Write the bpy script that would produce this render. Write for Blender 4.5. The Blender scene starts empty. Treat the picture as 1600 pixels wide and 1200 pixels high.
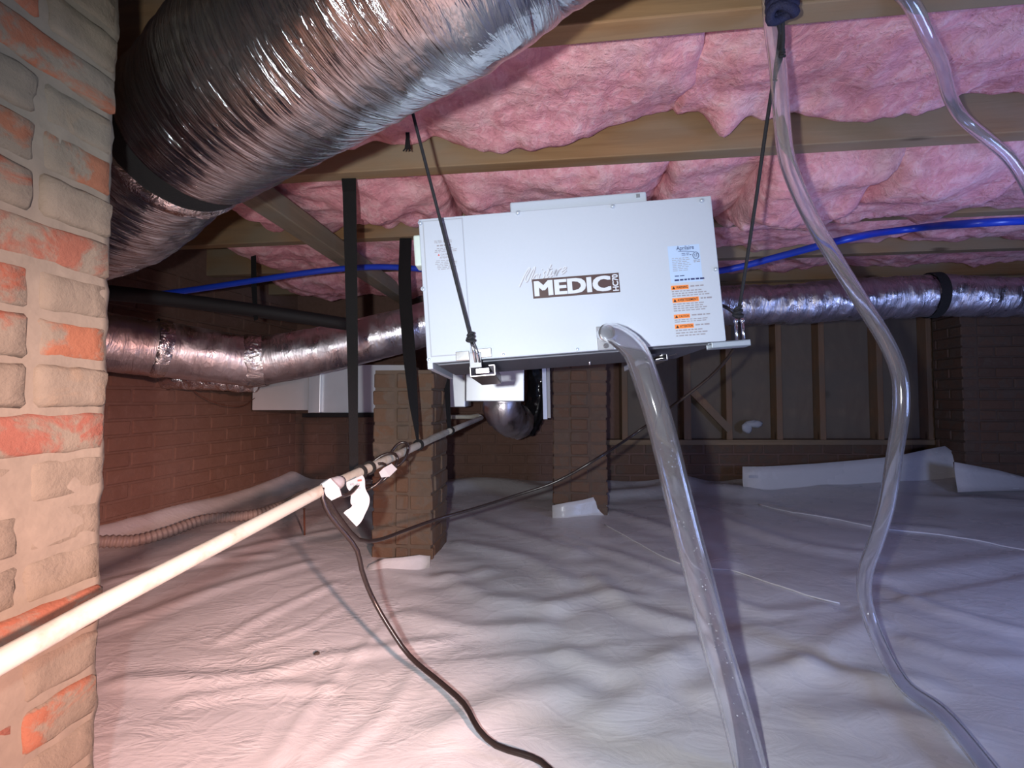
import bpy, bmesh, math, random
import numpy as np
from mathutils import Vector, Matrix, noise

random.seed(7)
sc = bpy.context.scene
COL = sc.collection

# ------------------------------------------------------------------ camera
FPX, CAMZ, PITCH = 700.0, 0.62, math.atan(24 / 700)
cam_d = bpy.data.cameras.new('camera')
cam_d.sensor_width = 36.0
cam_d.lens = FPX / 1600 * 36.0
cam_d.clip_start = 0.01
cam = bpy.data.objects.new('camera', cam_d)
cam.location = (0, 0, CAMZ)
cam.rotation_euler = (math.pi / 2 + PITCH, 0, 0)
COL.objects.link(cam)
sc.camera = cam

# ------------------------------------------------------------------ world, lights, exposure
w = bpy.data.worlds.new('world')
sc.world = w
w.use_nodes = True
w.node_tree.nodes['Background'].inputs[0].default_value = (0.50, 0.36, 0.32, 1)
w.node_tree.nodes['Background'].inputs[1].default_value = 0.05

def point_light(name, loc, power, color, radius):
    d = bpy.data.lights.new(name, 'POINT')
    d.energy = power
    d.color = color
    d.shadow_soft_size = radius
    o = bpy.data.objects.new(name, d)
    o.location = loc
    COL.objects.link(o)
    return o

fd = bpy.data.lights.new('phone_flash', 'SPOT')      # the flash covers less than the wide lens does
fd.energy = 54
fd.color = (0.93, 0.97, 1.0)
fd.shadow_soft_size = 0.012
fd.spot_size = math.radians(128)
fd.spot_blend = 1.0
fo = bpy.data.objects.new('phone_flash', fd)
fo.location = (-0.085, -0.02, 0.635)
fo.rotation_euler = (math.pi / 2 + math.radians(1), 0, math.radians(-6))
COL.objects.link(fo)
wd_ = bpy.data.lights.new('work_lamp_warm', 'SPOT')   # unseen warm lamp, placed high behind the camera to warm the left liner
wd_.energy = 350
wd_.color = (1.0, 0.55, 0.46)
wd_.shadow_soft_size = 0.03
wd_.spot_size = math.radians(52)
wd_.spot_blend = 1.0
wo_ = bpy.data.objects.new('work_lamp_warm', wd_)
wo_.location = (0.62, -0.62, 0.80)
wo_.rotation_euler = (Vector((-0.90, 0.92, 0.0)) - wo_.location).to_track_quat('-Z', 'Y').to_euler()
COL.objects.link(wo_)
point_light('work_lamp_blue', (1.95, 0.30, 0.58), 36, (0.36, 0.50, 1.0), 0.18)

sc.view_settings.view_transform = 'Standard'
sc.view_settings.look = 'None'
sc.view_settings.gamma = 1
sc.view_settings.use_curve_mapping = False
sc.view_settings.exposure = 0.30

# ------------------------------------------------------------------ geometry helpers
cp, sp = math.cos(PITCH), math.sin(PITCH)

def ray(x, y):
    u, v = (x - 800) / FPX, (600 - y) / FPX
    return Vector((u, cp - v * sp, sp + v * cp))

def P(x, y, d):                      # world point at depth d along a line of sight
    r = ray(x, y)
    r = r * (d / r.y)
    return Vector((r.x, r.y, r.z + CAMZ))

def F(x, y, z=0.0):                  # point where that line meets the ground
    r = ray(x, y)
    t = (z - CAMZ) / r.z
    return Vector((r.x * t, r.y * t, z))

YAW = math.radians(-6.5)             # the house stands a little turned
HR = Matrix.Rotation(YAW, 4, 'Z')
def H(x, y, z=0.0):
    return HR @ Vector((x, y, z))

def link(o, parent=None):
    COL.objects.link(o)
    if parent:
        o.parent = parent
    return o

def tag(o, label=None, cat=None, group=None, kind=None):
    if label: o['label'] = label
    if cat: o['category'] = cat
    if group: o['group'] = group
    if kind: o['kind'] = kind
    return o

class MB:
    """collects shapes of ONE mesh"""
    def __init__(s):
        s.v, s.f, s.uv, s.sm = [], [], [], []
    def add(s, verts, faces, uvs=None, smooth=False):
        b = len(s.v)
        s.v += [tuple(p) for p in verts]
        for i, f in enumerate(faces):
            s.f.append([b + k for k in f])
            s.uv.append(uvs[i] if uvs else [(0, 0)] * len(f))
            s.sm.append(smooth)
    def box(s, c, dim, M=None, ch=0.0):
        bm = bmesh.new()
        bmesh.ops.create_cube(bm, size=1)
        for q in bm.verts:
            q.co = Vector((q.co.x * dim[0], q.co.y * dim[1], q.co.z * dim[2]))
        if ch > 0:
            bmesh.ops.bevel(bm, geom=bm.edges[:], offset=ch, segments=2, affect='EDGES', profile=0.5)
        c = Vector(c)
        T = Matrix.Translation(c) @ (M.to_4x4() if M else Matrix())
        bm.verts.ensure_lookup_table()
        for i, q in enumerate(bm.verts): q.index = i
        s.add([T @ q.co for q in bm.verts], [[q.index for q in f.verts] for f in bm.faces])
        bm.free()
    def tube(s, pts, r, seg=12, cap=True, rf=None, flip=False, step=None):
        pts = smooth_path(pts, step) if step else [Vector(p) for p in pts]
        n = len(pts)
        rs = r if isinstance(r, (list, tuple)) else None
        ln = [0.0]
        for i in range(1, n): ln.append(ln[-1] + (pts[i] - pts[i - 1]).length)
        tot = max(ln[-1], 1e-6)
        def rad(t):
            if rs is None: return r
            k = t * (len(rs) - 1); i = min(int(k), len(rs) - 2)
            return rs[i] + (rs[i + 1] - rs[i]) * (k - i)
        tg = []
        for i in range(n):
            a, b = pts[max(i - 1, 0)], pts[min(i + 1, n - 1)]
            tg.append((b - a).normalized())
        nr = tg[0].orthogonal().normalized()
        verts, grid = [], []
        for i in range(n):
            nr = (nr - tg[i] * nr.dot(tg[i]))
            nr = nr.normalized() if nr.length > 1e-6 else tg[i].orthogonal().normalized()
            bn = tg[i].cross(nr)
            for k in range(seg):
                a = 2 * math.pi * k / seg
                rr = rad(ln[i] / tot)
                if rf: rr += rf(ln[i], a, pts[i])
                verts.append(pts[i] + (nr * math.cos(a) + bn * math.sin(a)) * rr)
        faces, uvs = [], []
        r0 = r if rs is None else rs[0]
        for i in range(n - 1):
            for k in range(seg):
                k2 = (k + 1) % seg
                q = [i * seg + k, i * seg + k2, (i + 1) * seg + k2, (i + 1) * seg + k]
                va, vb = k / seg * 6.28 * r0, (k + 1) / seg * 6.28 * r0
                u = [(ln[i], va), (ln[i], vb), (ln[i + 1], vb), (ln[i + 1], va)]
                if flip: q.reverse(); u.reverse()
                faces.append(q); uvs.append(u)
        s.add(verts, faces, uvs, True)
        if cap:
            b = len(s.v) - n * seg
            s.f.append([b + k for k in range(seg)][::-1]); s.uv.append([(0, 0)] * seg); s.sm.append(False)
            s.f.append([b + (n - 1) * seg + k for k in range(seg)]); s.uv.append([(0, 0)] * seg); s.sm.append(False)
    def pipe(s, pts, ro, ri, seg=16, step=None):          # hollow hose with wall thickness
        pts = smooth_path(pts, step) if step else [Vector(p) for p in pts]
        b0 = len(s.v); s.tube(pts, ro, seg, cap=False)
        b1 = len(s.v); s.tube(pts, ri, seg, cap=False, flip=True)
        n = len(pts)
        for e in (0, n - 1):
            for k in range(seg):
                k2 = (k + 1) % seg
                q = [b0 + e * seg + k, b0 + e * seg + k2, b1 + e * seg + k2, b1 + e * seg + k]
                if e == 0: q.reverse()
                s.f.append(q); s.uv.append([(0, 0)] * 4); s.sm.append(False)
    def strip(s, pts, widths, thick, nrm):                # flat strap along pts; nrm gives face normals
        pts = [Vector(p) for p in pts]; n = len(pts)
        verts = []
        for i in range(n):
            t = (pts[min(i + 1, n - 1)] - pts[max(i - 1, 0)]).normalized()
            nn = Vector(nrm[i] if isinstance(nrm, list) else nrm)
            nn = (nn - t * nn.dot(t)).normalized()
            sd = t.cross(nn)
            w_ = widths[i] if isinstance(widths, list) else widths
            for a, b in ((-1, -1), (1, -1), (1, 1), (-1, 1)):
                verts.append(pts[i] + sd * a * w_ / 2 + nn * b * thick / 2)
        faces = [[3, 2, 1, 0], [(n - 1) * 4 + k for k in range(4)]]
        for i in range(n - 1):
            for k in range(4):
                k2 = (k + 1) % 4
                faces.append([i * 4 + k, i * 4 + k2, (i + 1) * 4 + k2, (i + 1) * 4 + k])
        s.add(verts, faces)
    def disc(s, c, r, h, ax, seg=14):                      # short cylinder along ax
        ax = Vector(ax).normalized(); c = Vector(c)
        s.tube([c, c + ax * h], r, seg)
    def ball(s, c, r, seg=10, sq=(1, 1, 1)):
        bm = bmesh.new()
        bmesh.ops.create_icosphere(bm, subdivisions=2, radius=r)
        for i, q in enumerate(bm.verts): q.index = i
        s.add([Vector(c) + Vector((q.co.x * sq[0], q.co.y * sq[1], q.co.z * sq[2])) for q in bm.verts],
              [[q.index for q in f.verts] for f in bm.faces], None, True)
        bm.free()
    def build(s, name, mat, parent=None, origin=None, smooth=None):
        o = Vector(origin) if origin is not None else Vector((0, 0, 0))
        me = bpy.data.meshes.new(name)
        me.from_pydata([tuple(Vector(p) - o) for p in s.v], [], s.f)
        uvl = me.uv_layers.new(name='uv')
        flat = [c for f in s.uv for uv in f for c in uv]
        uvl.data.foreach_set('uv', flat)
        sm = s.sm if smooth is None else [smooth] * len(s.f)
        me.polygons.foreach_set('use_smooth', sm)
        me.materials.append(mat)
        me.update()
        ob = bpy.data.objects.new(name, me)
        if origin is not None: ob.location = o
        return link(ob, parent)

def smooth_path(pts, step):
    pts = [Vector(p) for p in pts]
    out = []
    n = len(pts)
    for i in range(n - 1):
        p0, p1, p2, p3 = pts[max(i - 1, 0)], pts[i], pts[i + 1], pts[min(i + 2, n - 1)]
        # centripetal-ish: limit tangents by the segment's own length
        L = (p2 - p1).length
        m1 = (p2 - p0); m2 = (p3 - p1)
        m1 = m1.normalized() * L if m1.length > 0 else m1
        m2 = m2.normalized() * L if m2.length > 0 else m2
        k = max(2, int(L / step))
        for j in range(k):
            t = j / k
            t2, t3 = t * t, t * t * t
            out.append(p1 * (2 * t3 - 3 * t2 + 1) + m1 * (t3 - 2 * t2 + t) + p2 * (-2 * t3 + 3 * t2) + m2 * (t3 - t2))
    out.append(pts[-1])
    return out

def empty(name, loc, rot=(0, 0, 0)):
    o = bpy.data.objects.new(name, None)
    o.empty_display_size = 0.05
    o.location = loc
    o.rotation_euler = rot
    return link(o)

def child(mb, name, mat, root, smooth=None):
    """world-space MB -> child of an unrotated empty"""
    ob = mb.build(name, mat, root, None, smooth)
    off = Vector(root.location)
    for v in ob.data.vertices: v.co -= off
    return ob

# ------------------------------------------------------------------ materials
class NT:
    def __init__(s, name):
        s.m = bpy.data.materials.new(name); s.m.use_nodes = True
        s.t = s.m.node_tree; s.b = s.t.nodes['Principled BSDF']
    def n(s, typ, **kw):
        q = s.t.nodes.new(typ)
        for k, v in kw.items(): setattr(q, k, v)
        return q
    def l(s, a, b): s.t.links.new(a, b)
    def coords(s, kind='Object', scale=(1, 1, 1)):
        c = s.n('ShaderNodeTexCoord'); m = s.n('ShaderNodeMapping')
        m.inputs['Scale'].default_value = scale
        s.l(c.outputs[kind], m.inputs[0]); return m.outputs[0]
    def geo(s, scale=(1, 1, 1)):
        c = s.n('ShaderNodeNewGeometry'); m = s.n('ShaderNodeMapping')
        m.inputs['Scale'].default_value = scale
        s.l(c.outputs['Position'], m.inputs[0]); return m.outputs[0]
    def noise(s, vec, scale, detail=4, rough=0.55, dist=0.0):
        q = s.n('ShaderNodeTexNoise')
        q.inputs['Scale'].default_value = scale; q.inputs['Detail'].default_value = detail
        q.inputs['Roughness'].default_value = rough; q.inputs['Distortion'].default_value = dist
        s.l(vec, q.inputs['Vector']); return q.outputs['Fac']
    def ramp(s, fac, stops):
        q = s.n('ShaderNodeValToRGB'); e = q.color_ramp.elements
        while len(e) < len(stops): e.new(0.5)
        for i, (p, c) in enumerate(stops):
            e[i].position = p; e[i].color = (*c, 1) if len(c) == 3 else c
        s.l(fac, q.inputs[0]); return q.outputs[0]
    def mix(s, fac, a, b, typ='MIX'):
        q = s.n('ShaderNodeMix', data_type='RGBA', blend_type=typ)
        if isinstance(fac, (int, float)): q.inputs[0].default_value = fac
        else: s.l(fac, q.inputs[0])
        for i, x in ((6, a), (7, b)):
            if isinstance(x, tuple): q.inputs[i].default_value = (*x, 1)
            else: s.l(x, q.inputs[i])
        return q.outputs[2]
    def math(s, op, a, b=0.0):
        q = s.n('ShaderNodeMath', operation=op)
        for i, x in enumerate((a, b)):
            if isinstance(x, (int, float)): q.inputs[i].default_value = x
            else: s.l(x, q.inputs[i])
        return q.outputs[0]
    def bump(s, h, strength, dist=0.01, prev=None):
        q = s.n('ShaderNodeBump'); q.inputs['Strength'].default_value = strength
        q.inputs['Distance'].default_value = dist; s.l(h, q.inputs['Height'])
        if prev: s.l(prev, q.inputs['Normal'])
        return q.outputs[0]
    def set(s, **kw):
        for k, v in kw.items():
            i = s.b.inputs[k.replace('_', ' ')]
            if isinstance(v, (int, float)): i.default_value = v
            elif isinstance(v, tuple): i.default_value = (*v, 1) if len(v) == 3 else v
            else: s.l(v, i)
        return s.m

def simple(name, col, rough=0.5, metal=0.0, bscale=0, bstr=0.1, var=0.0):
    t = NT(name)
    v = t.coords()
    f = t.noise(v, bscale or 30, 3)
    c = t.mix(f, tuple(x * (1 - var) for x in col), tuple(min(1, x * (1 + var)) for x in col)) if var else col
    kw = dict(Base_Color=c, Roughness=rough, Metallic=metal)
    if bscale: kw['Normal'] = t.bump(f, bstr, 0.004)
    return t.set(**kw)

def foil(name, tint=(0.80, 0.78, 0.80), rough=0.2, su=70, sv=7, strength=0.55, dist=0.006):
    t = NT(name)
    uv = t.coords('UV', (su, sv, 1))
    n1 = t.noise(uv, 1.0, 5, 0.62, 0.7)
    uv2 = t.coords('UV', (30, 22, 1))
    vo = t.n('ShaderNodeTexVoronoi', feature='DISTANCE_TO_EDGE'); vo.inputs['Scale'].default_value = 1.0
    t.l(uv2, vo.inputs['Vector'])
    cr = t.ramp(vo.outputs['Distance'], [(0.0, (1, 1, 1)), (0.16, (0, 0, 0))])
    n3 = t.noise(t.coords('UV', (9, 7, 1)), 1.0, 2)
    b0 = t.bump(n3, 0.35, 0.02)
    b1 = t.bump(n1, strength, dist, b0)
    b2 = t.bump(cr, 0.12, 0.003, b1)
    f = t.noise(t.coords('UV', (14, 9, 1)), 1.0, 3)
    r = t.ramp(f, [(0.35, (rough * 0.7,) * 3), (0.7, (rough * 1.5,) * 3)])
    return t.set(Base_Color=tint, Metallic=1.0, Roughness=r, Normal=b2)

def wood(name, a, b, c, scale=(3, 40, 40), rough=0.75):
    t = NT(name)
    v = t.coords('Object', scale)
    n1 = t.noise(v, 1.0, 6, 0.6, 1.2)
    n2 = t.noise(t.coords('Object', (1.6, 4, 4)), 1.0, 3)
    col = t.mix(t.ramp(n1, [(0.3, (0, 0, 0)), (0.7, (1, 1, 1))]), a, b)
    col = t.mix(t.ramp(n2, [(0.42, (0, 0, 0)), (0.62, (1, 1, 1))]), col, c)
    # knots
    vo = t.n('ShaderNodeTexVoronoi'); vo.inputs['Scale'].default_value = 1.0
    t.l(t.coords('Object', tuple(2.1 if q_ < 10 else 8 for q_ in scale)), vo.inputs['Vector'])
    k = t.ramp(vo.outputs['Distance'], [(0.045, (0.8, 0.8, 0.8)), (0.11, (0, 0, 0))])
    col = t.mix(k, col, tuple(x * 0.25 for x in a))
    return t.set(Base_Color=col, Roughness=rough, Normal=t.bump(n1, 0.25, 0.003))

M = {}
# sheet liner
t = NT('liner_plastic')
g = t.geo()
f1 = t.noise(g, 2.2, 4); f2 = t.noise(t.geo((9, 16, 9)), 1.0, 5, 0.6, 1.5); f3 = t.noise(g, 60, 3, 0.6)
vo = t.n('ShaderNodeTexVoronoi', feature='DISTANCE_TO_EDGE'); vo.inputs['Scale'].default_value = 9
wv = t.n('ShaderNodeVectorMath', operation='ADD')
nz = t.n('ShaderNodeTexNoise'); nz.inputs['Scale'].default_value = 3.0
t.l(g, nz.inputs['Vector'])
sc_ = t.n('ShaderNodeVectorMath', operation='SCALE'); sc_.inputs['Scale'].default_value = 0.35
t.l(nz.outputs['Color'], sc_.inputs[0]); t.l(g, wv.inputs[0]); t.l(sc_.outputs[0], wv.inputs[1]); t.l(wv.outputs[0], vo.inputs['Vector'])
cre = t.ramp(vo.outputs['Distance'], [(0.0, (1, 1, 1)), (0.10, (0, 0, 0))])
b = t.bump(f2, 0.22, 0.010); b = t.bump(cre, 0.12, 0.003, b); b = t.bump(f3, 0.06, 0.002, b)
pm = t.n('ShaderNodeVectorMath', operation='DISTANCE'); pm.inputs[1].default_value = (-0.52, 1.08, 0)
t.l(t.geo(), pm.inputs[0])
pmask = t.ramp(pm.outputs['Value'], [(0.12, (1, 1, 1)), (0.55, (0, 0, 0))])
cn_ = t.noise(t.geo((9, 24, 9)), 1.0, 3, 0.5, 2.2)
cn_ = t.math('ABSOLUTE', t.math('SUBTRACT', cn_, 0.5))
cs_ = t.ramp(t.noise(t.geo((4, 6, 4)), 1.0, 2), [(0.42, (0, 0, 0)), (0.6, (1, 1, 1))])
b = t.bump(t.math('MULTIPLY', t.math('MULTIPLY', cn_, pmask), cs_), 0.16, 0.08, b)
col = t.mix(f1, (0.57, 0.56, 0.57), (0.72, 0.71, 0.72))
M['liner'] = t.set(Base_Color=col, Roughness=t.ramp(f1, [(0.35, (0.22,) * 3), (0.65, (0.34,) * 3)]), Normal=b, Specular_IOR_Level=0.45)
# pink fibre
t = NT('pink_fibreglass')
g = t.geo()
n1 = t.noise(t.geo((8, 14, 10)), 1.0, 6, 0.65, 1.0); n2 = t.noise(t.geo((60, 40, 70)), 1.0, 5, 0.7, 0.4); n3 = t.noise(g, 4.5, 3)
col = t.ramp(n1, [(0.22, (0.62, 0.24, 0.275)), (0.5, (0.84, 0.38, 0.42)), (0.75, (0.92, 0.58, 0.60))])
col = t.mix(t.ramp(n3, [(0.52, (0, 0, 0)), (0.75, (0.75,) * 3)]), col, (0.78, 0.55, 0.53))
n4 = t.noise(t.geo((38, 30, 44)), 1.0, 5, 0.7, 1.0)
col = t.mix(t.ramp(n4, [(0.30, (0.55,) * 3), (0.50, (0, 0, 0))]), col, (0.52, 0.21, 0.23))
col = t.mix(t.ramp(n4, [(0.52, (0, 0, 0)), (0.72, (0.6,) * 3)]), col, (0.95, 0.66, 0.66))
M['pink'] = t.set(Base_Color=col, Roughness=1.0, Specular_IOR_Level=0.05,
                  Normal=t.bump(n2, 0.6, 0.007, t.bump(n4, 0.55, 0.012, t.bump(n1, 0.5, 0.02))))
M['joist'] = wood('joist_wood', (0.24, 0.125, 0.05), (0.34, 0.195, 0.085), (0.27, 0.21, 0.135), (2.0, 34, 34))
M['beam'] = wood('beam_wood', (0.17, 0.135, 0.09), (0.25, 0.20, 0.14), (0.20, 0.18, 0.14), (30, 2.2, 30))
M['stud'] = wood('stud_wood', (0.20, 0.11, 0.06), (0.27, 0.16, 0.09), (0.19, 0.13, 0.085), (30, 30, 2.2))
M['panel'] = wood('panel_wood', (0.15, 0.11, 0.08), (0.21, 0.16, 0.115), (0.16, 0.13, 0.10), (6, 6, 2.5), 0.9)
M['plank'] = wood('plank_wood', (0.20, 0.13, 0.07), (0.28, 0.19, 0.11), (0.18, 0.13, 0.09), (2, 25, 25))

def brickmat(name, stops, mortar, cover):
    t = NT(name)
    oi = t.n('ShaderNodeObjectInfo')
    c = t.ramp(oi.outputs['Random'], stops)
    g = t.geo()
    n1 = t.noise(g, 11, 6, 0.65, 0.6); n2 = t.noise(g, 70, 4, 0.7); n3 = t.noise(g, 26, 4)
    c = t.mix(t.math('MULTIPLY', n3, 0.5), c, tuple(x * 0.55 for x in stops[0][1]))
    mk = t.ramp(n1, [(cover - 0.03, (1, 1, 1)), (cover + 0.05, (0, 0, 0))])
    mc = t.mix(n3, tuple(x * 0.72 for x in mortar), tuple(x * 1.15 for x in mortar))
    c = t.mix(mk, c, mc)
    return t.set(Base_Color=c, Roughness=0.95, Specular_IOR_Level=0.15,
                 Normal=t.bump(n2, 0.5, 0.004, t.bump(n1, 0.5, 0.008)))
OR = [(0.0, (0.24, 0.088, 0.055)), (0.5, (0.26, 0.115, 0.062)), (1.0, (0.20, 0.078, 0.062))]
TA = [(0.0, (0.19, 0.145, 0.10)), (0.6, (0.235, 0.188, 0.135)), (1.0, (0.20, 0.13, 0.085))]
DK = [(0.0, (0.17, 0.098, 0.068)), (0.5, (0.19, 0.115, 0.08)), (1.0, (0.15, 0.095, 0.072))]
MO = (0.175, 0.148, 0.112)
M['brick_bare'] = brickmat('brick_bare', OR, MO, 0.47)
M['brick_smeared'] = brickmat('brick_smeared', TA, MO, 0.58)
M['brick_plastered'] = brickmat('brick_plastered', TA, MO, 0.80)
M['brick_brown'] = brickmat('brick_brown', [(0.0, (0.17, 0.098, 0.062)), (0.5, (0.18, 0.118, 0.08)), (1.0, (0.155, 0.095, 0.066))], (0.16, 0.118, 0.09), 0.47)
M['brick_wall'] = brickmat('brick_wall', [(0.0, (0.21, 0.120, 0.09)), (0.5, (0.225, 0.13, 0.10)), (1.0, (0.20, 0.115, 0.088))], (0.21, 0.125, 0.097), 0.45)
M['mortar_wall'] = simple('mortar_wall', (0.18, 0.105, 0.08), 0.95, 0, 40, 0.5, 0.2)
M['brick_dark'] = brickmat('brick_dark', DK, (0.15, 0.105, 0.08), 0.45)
M['mortar'] = simple('mortar', MO, 0.95, 0, 40, 0.5, 0.18)
M['mortar_brown'] = simple('mortar_brown', (0.135, 0.095, 0.068), 0.95, 0, 40, 0.5, 0.2)
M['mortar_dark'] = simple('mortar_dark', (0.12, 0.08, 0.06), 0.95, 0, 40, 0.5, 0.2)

M['foil'] = foil('duct_foil', (0.50, 0.525, 0.56), 0.17, 85, 6, 0.75, 0.007)
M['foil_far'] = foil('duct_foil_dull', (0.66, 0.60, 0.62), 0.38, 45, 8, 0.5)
M['foil_tape'] = foil('foil_tape', (0.85, 0.84, 0.86), 0.14, 25, 25, 0.9, 0.012)
M['foil_seam'] = foil('duct_seam_foil', (0.86, 0.86, 0.9), 0.34, 90, 30, 0.7, 0.006)
M['galv'] = simple('galvanised_sheet', (0.80, 0.82, 0.85), 0.36, 0.25, 6, 0.05, 0.12)
M['zinc'] = simple('zinc_hardware', (0.80, 0.80, 0.82), 0.20, 1.0, 25, 0.05, 0.05)
M['white_enamel'] = simple('white_enamel', (0.45, 0.50, 0.585), 0.5, 0, 160, 0.02, 0.02)
M['grey_plate'] = simple('grey_plate', (0.25, 0.26, 0.29), 0.4, 0.2, 60, 0.05, 0.05)
M['shaded_grey_steel'] = simple('shaded_grey_steel', (0.10, 0.105, 0.13), 0.5, 0.3, 60, 0.05, 0.1)  # underside grey, with the shade put into the colour
M['zinc_pale'] = simple('zinc_pale', (0.50, 0.57, 0.66), 0.35, 0.4, 60, 0.03, 0.05)
M['pale_plastic'] = simple('pale_plastic', (0.55, 0.66, 0.62), 0.5, 0, 60, 0.03, 0.04)
M['seam_shadow'] = simple('panel_seam_shadow', (0.34, 0.36, 0.41), 0.7)
M['black_plastic'] = simple('black_plastic', (0.008, 0.006, 0.007), 0.75, 0, 60, 0.1, 0.2)
M['cord'] = simple('cord_sheath', (0.020, 0.014, 0.013), 0.28, 0, 60, 0.05, 0.2)
M['strap'] = simple('black_webbing', (0.006, 0.0055, 0.006), 0.95, 0, 300, 0.3, 0.2)
M['rope'] = simple('black_rope', (0.012, 0.012, 0.016), 0.75, 0, 400, 0.6, 0.3)
M['rope_blue'] = simple('navy_rope', (0.012, 0.014, 0.05), 0.75, 0, 300, 0.6, 0.3)
M['wrap'] = simple('black_film', (0.010, 0.010, 0.012), 0.12, 0, 18, 0.8, 0.2)
M['blue_pipe'] = simple('blue_pipe', (0.010, 0.045, 0.46), 0.32, 0, 30, 0.03, 0.1)
M['paper'] = simple('white_paper', (0.42, 0.42, 0.44), 0.6, 0, 30, 0.2, 0.04)
M['wire_white'] = simple('white_wire', (0.66, 0.65, 0.68), 0.4)
M['print_brown'] = simple('print_brown', (0.065, 0.036, 0.036), 0.5)
M['print_white'] = simple('print_white', (0.54, 0.58, 0.66), 0.5)
M['print_grey'] = simple('print_grey', (0.30, 0.29, 0.33), 0.6)
M['print_soft'] = simple('print_soft', (0.27, 0.25, 0.28), 0.6)
M['print_navy'] = simple('print_navy', (0.035, 0.045, 0.14), 0.5)
M['print_black'] = simple('print_black', (0.03, 0.02, 0.02), 0.5)
M['print_orange'] = simple('print_orange', (0.85, 0.25, 0.055), 0.5)
M['print_red'] = simple('print_red', (0.55, 0.08, 0.06), 0.5)
M['sticker_blue'] = simple('sticker_blue', (0.42, 0.55, 0.76), 0.4)
M['rust'] = simple('rusty_metal', (0.14, 0.055, 0.035), 0.8, 0.2, 80, 0.4, 0.4)
M['stone'] = simple('dark_stone', (0.05, 0.035, 0.03), 0.9, 0, 90, 0.5, 0.4)
M['tan_hose'] = simple('tan_corrugated', (0.27, 0.21, 0.185), 0.55, 0, 60, 0.2, 0.15)
M['soil'] = simple('dark_soil', (0.05, 0.035, 0.028), 0.95, 0, 30, 0.6, 0.4)
# grubby white pvc
t = NT('white_pvc')
n1 = t.noise(t.coords('Object', (1, 1, 1)), 14, 6, 0.7); n2 = t.noise(t.coords('Object'), 90, 4)
col = t.mix(t.ramp(n1, [(0.50, (0, 0, 0)), (0.72, (0.8,) * 3)]), (0.42, 0.41, 0.355), (0.25, 0.20, 0.14))
M['pvc'] = t.set(Base_Color=col, Roughness=0.42, Normal=t.bump(n2, 0.1, 0.002))
# clear vinyl
def clear(name, milk, tint=(0.96, 0.97, 1.0)):
    t = NT(name)
    t.set(Base_Color=tint, Roughness=0.06, Transmission_Weight=1.0, IOR=1.38)
    d = t.n('ShaderNodeBsdfDiffuse'); d.inputs[0].default_value = (0.75, 0.75, 0.82, 1)
    mx = t.n('ShaderNodeMixShader'); mx.inputs[0].default_value = milk
    out = t.t.nodes['Material Output']
    t.l(t.b.outputs[0], mx.inputs[1]); t.l(d.outputs[0], mx.inputs[2]); t.l(mx.outputs[0], out.inputs[0])
    return t.m
M['vinyl'] = clear('clear_vinyl', 0.045)
M['vinyl_thin'] = clear('clear_vinyl_thin', 0.06)
M['water'] = clear('water_drop', 0.5)

# ================================================================== THE SETTING
ZJ, ZC = 1.32, 1.555            # underside of joists, underside of the subfloor
XL, XR, YB, YF = -2.3, 4.2, 3.25, -1.0

# ---- floor: plastic liner with folds
CRE = [  # folds: points in the sheet, height, half width
    ([(880, 838), (960, 866), (1065, 905)], .010, .03), ([(930, 905), (985, 950), (1075, 978)], .014, .035),
    ([(850, 955), (930, 930), (1000, 935)], .010, .03), ([(885, 1022), (960, 1052), (1085, 1012)], .010, .03),
    ([(945, 1120), (1000, 1085), (1060, 1040)], .012, .035), ([(1265, 1048), (1355, 1065), (1440, 1072)], .012, .03),
    ([(1225, 1055), (1300, 1015), (1365, 975)], .010, .03), ([(1390, 925), (1480, 962), (1610, 995)], .012, .03),
    ([(1085, 795), (1240, 848), (1340, 865)], .016, .05), ([(1370, 905), (1500, 885), (1620, 868)], .014, .05),
    ([(1190, 785), (1320, 815), (1470, 830)], .014, .05), ([(960, 800), (1080, 840), (1130, 880)], .014, .05),
    ([(700, 800), (800, 830), (900, 860)], .014, .05), ([(720, 850), (820, 870), (880, 905)], .012, .04),
    ([(700, 900), (760, 935), (860, 945)], .010, .035), ([(640, 960), (740, 985), (850, 975)], .010, .03),
    ([(160, 985), (330, 925), (480, 882)], .008, .03), ([(185, 1065), (400, 1056), (480, 1032), (700, 1000)], .008, .02),
    ([(280, 1095), (420, 1072), (520, 1075)], .007, .015), ([(425, 1190), (520, 1062), (620, 960)], .006, .012),
    ([(350, 1000), (420, 960), (520, 915)], .007, .018), ([(390, 1010), (470, 985), (530, 950)], .006, .012),
    ([(520, 1190), (600, 1120), (660, 1040)], .006, .015), ([(1120, 930), (1200, 960), (1290, 950)], .010, .03),
    ([(1100, 1085), (1180, 1060), (1260, 1040)], .010, .03), ([(1290, 1130), (1400, 1125), (1500, 1150)], .010, .03),
    ([(1430, 1010), (1520, 1035), (1610, 1040)], .010, .03), ([(300, 880), (420, 850), (520, 830)], .010, .035),
    ([(180, 905), (300, 880), (420, 868)], .008, .03), ([(950, 745), (1050, 760), (1160, 772)], .035, .10),
    ([(690, 768), (760, 762), (850, 770)], .035, .09), ([(950, 775), (1020, 770), (1130, 745)], .03, .07),
    ([(1300, 775), (1450, 790), (1600, 800)], .02, .09), ([(700, 1150), (800, 1100), (900, 1080)], .010, .035),
    ([(600, 890), (680, 905), (760, 890)], .010, .03),
]
gx = np.arange(-2.25, XR + 0.01, 0.0165); gy = np.arange(-0.4, 3.22, 0.0165)
GX, GY = np.meshgrid(gx, gy, indexing='ij')
Zf = np.zeros_like(GX)
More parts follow.
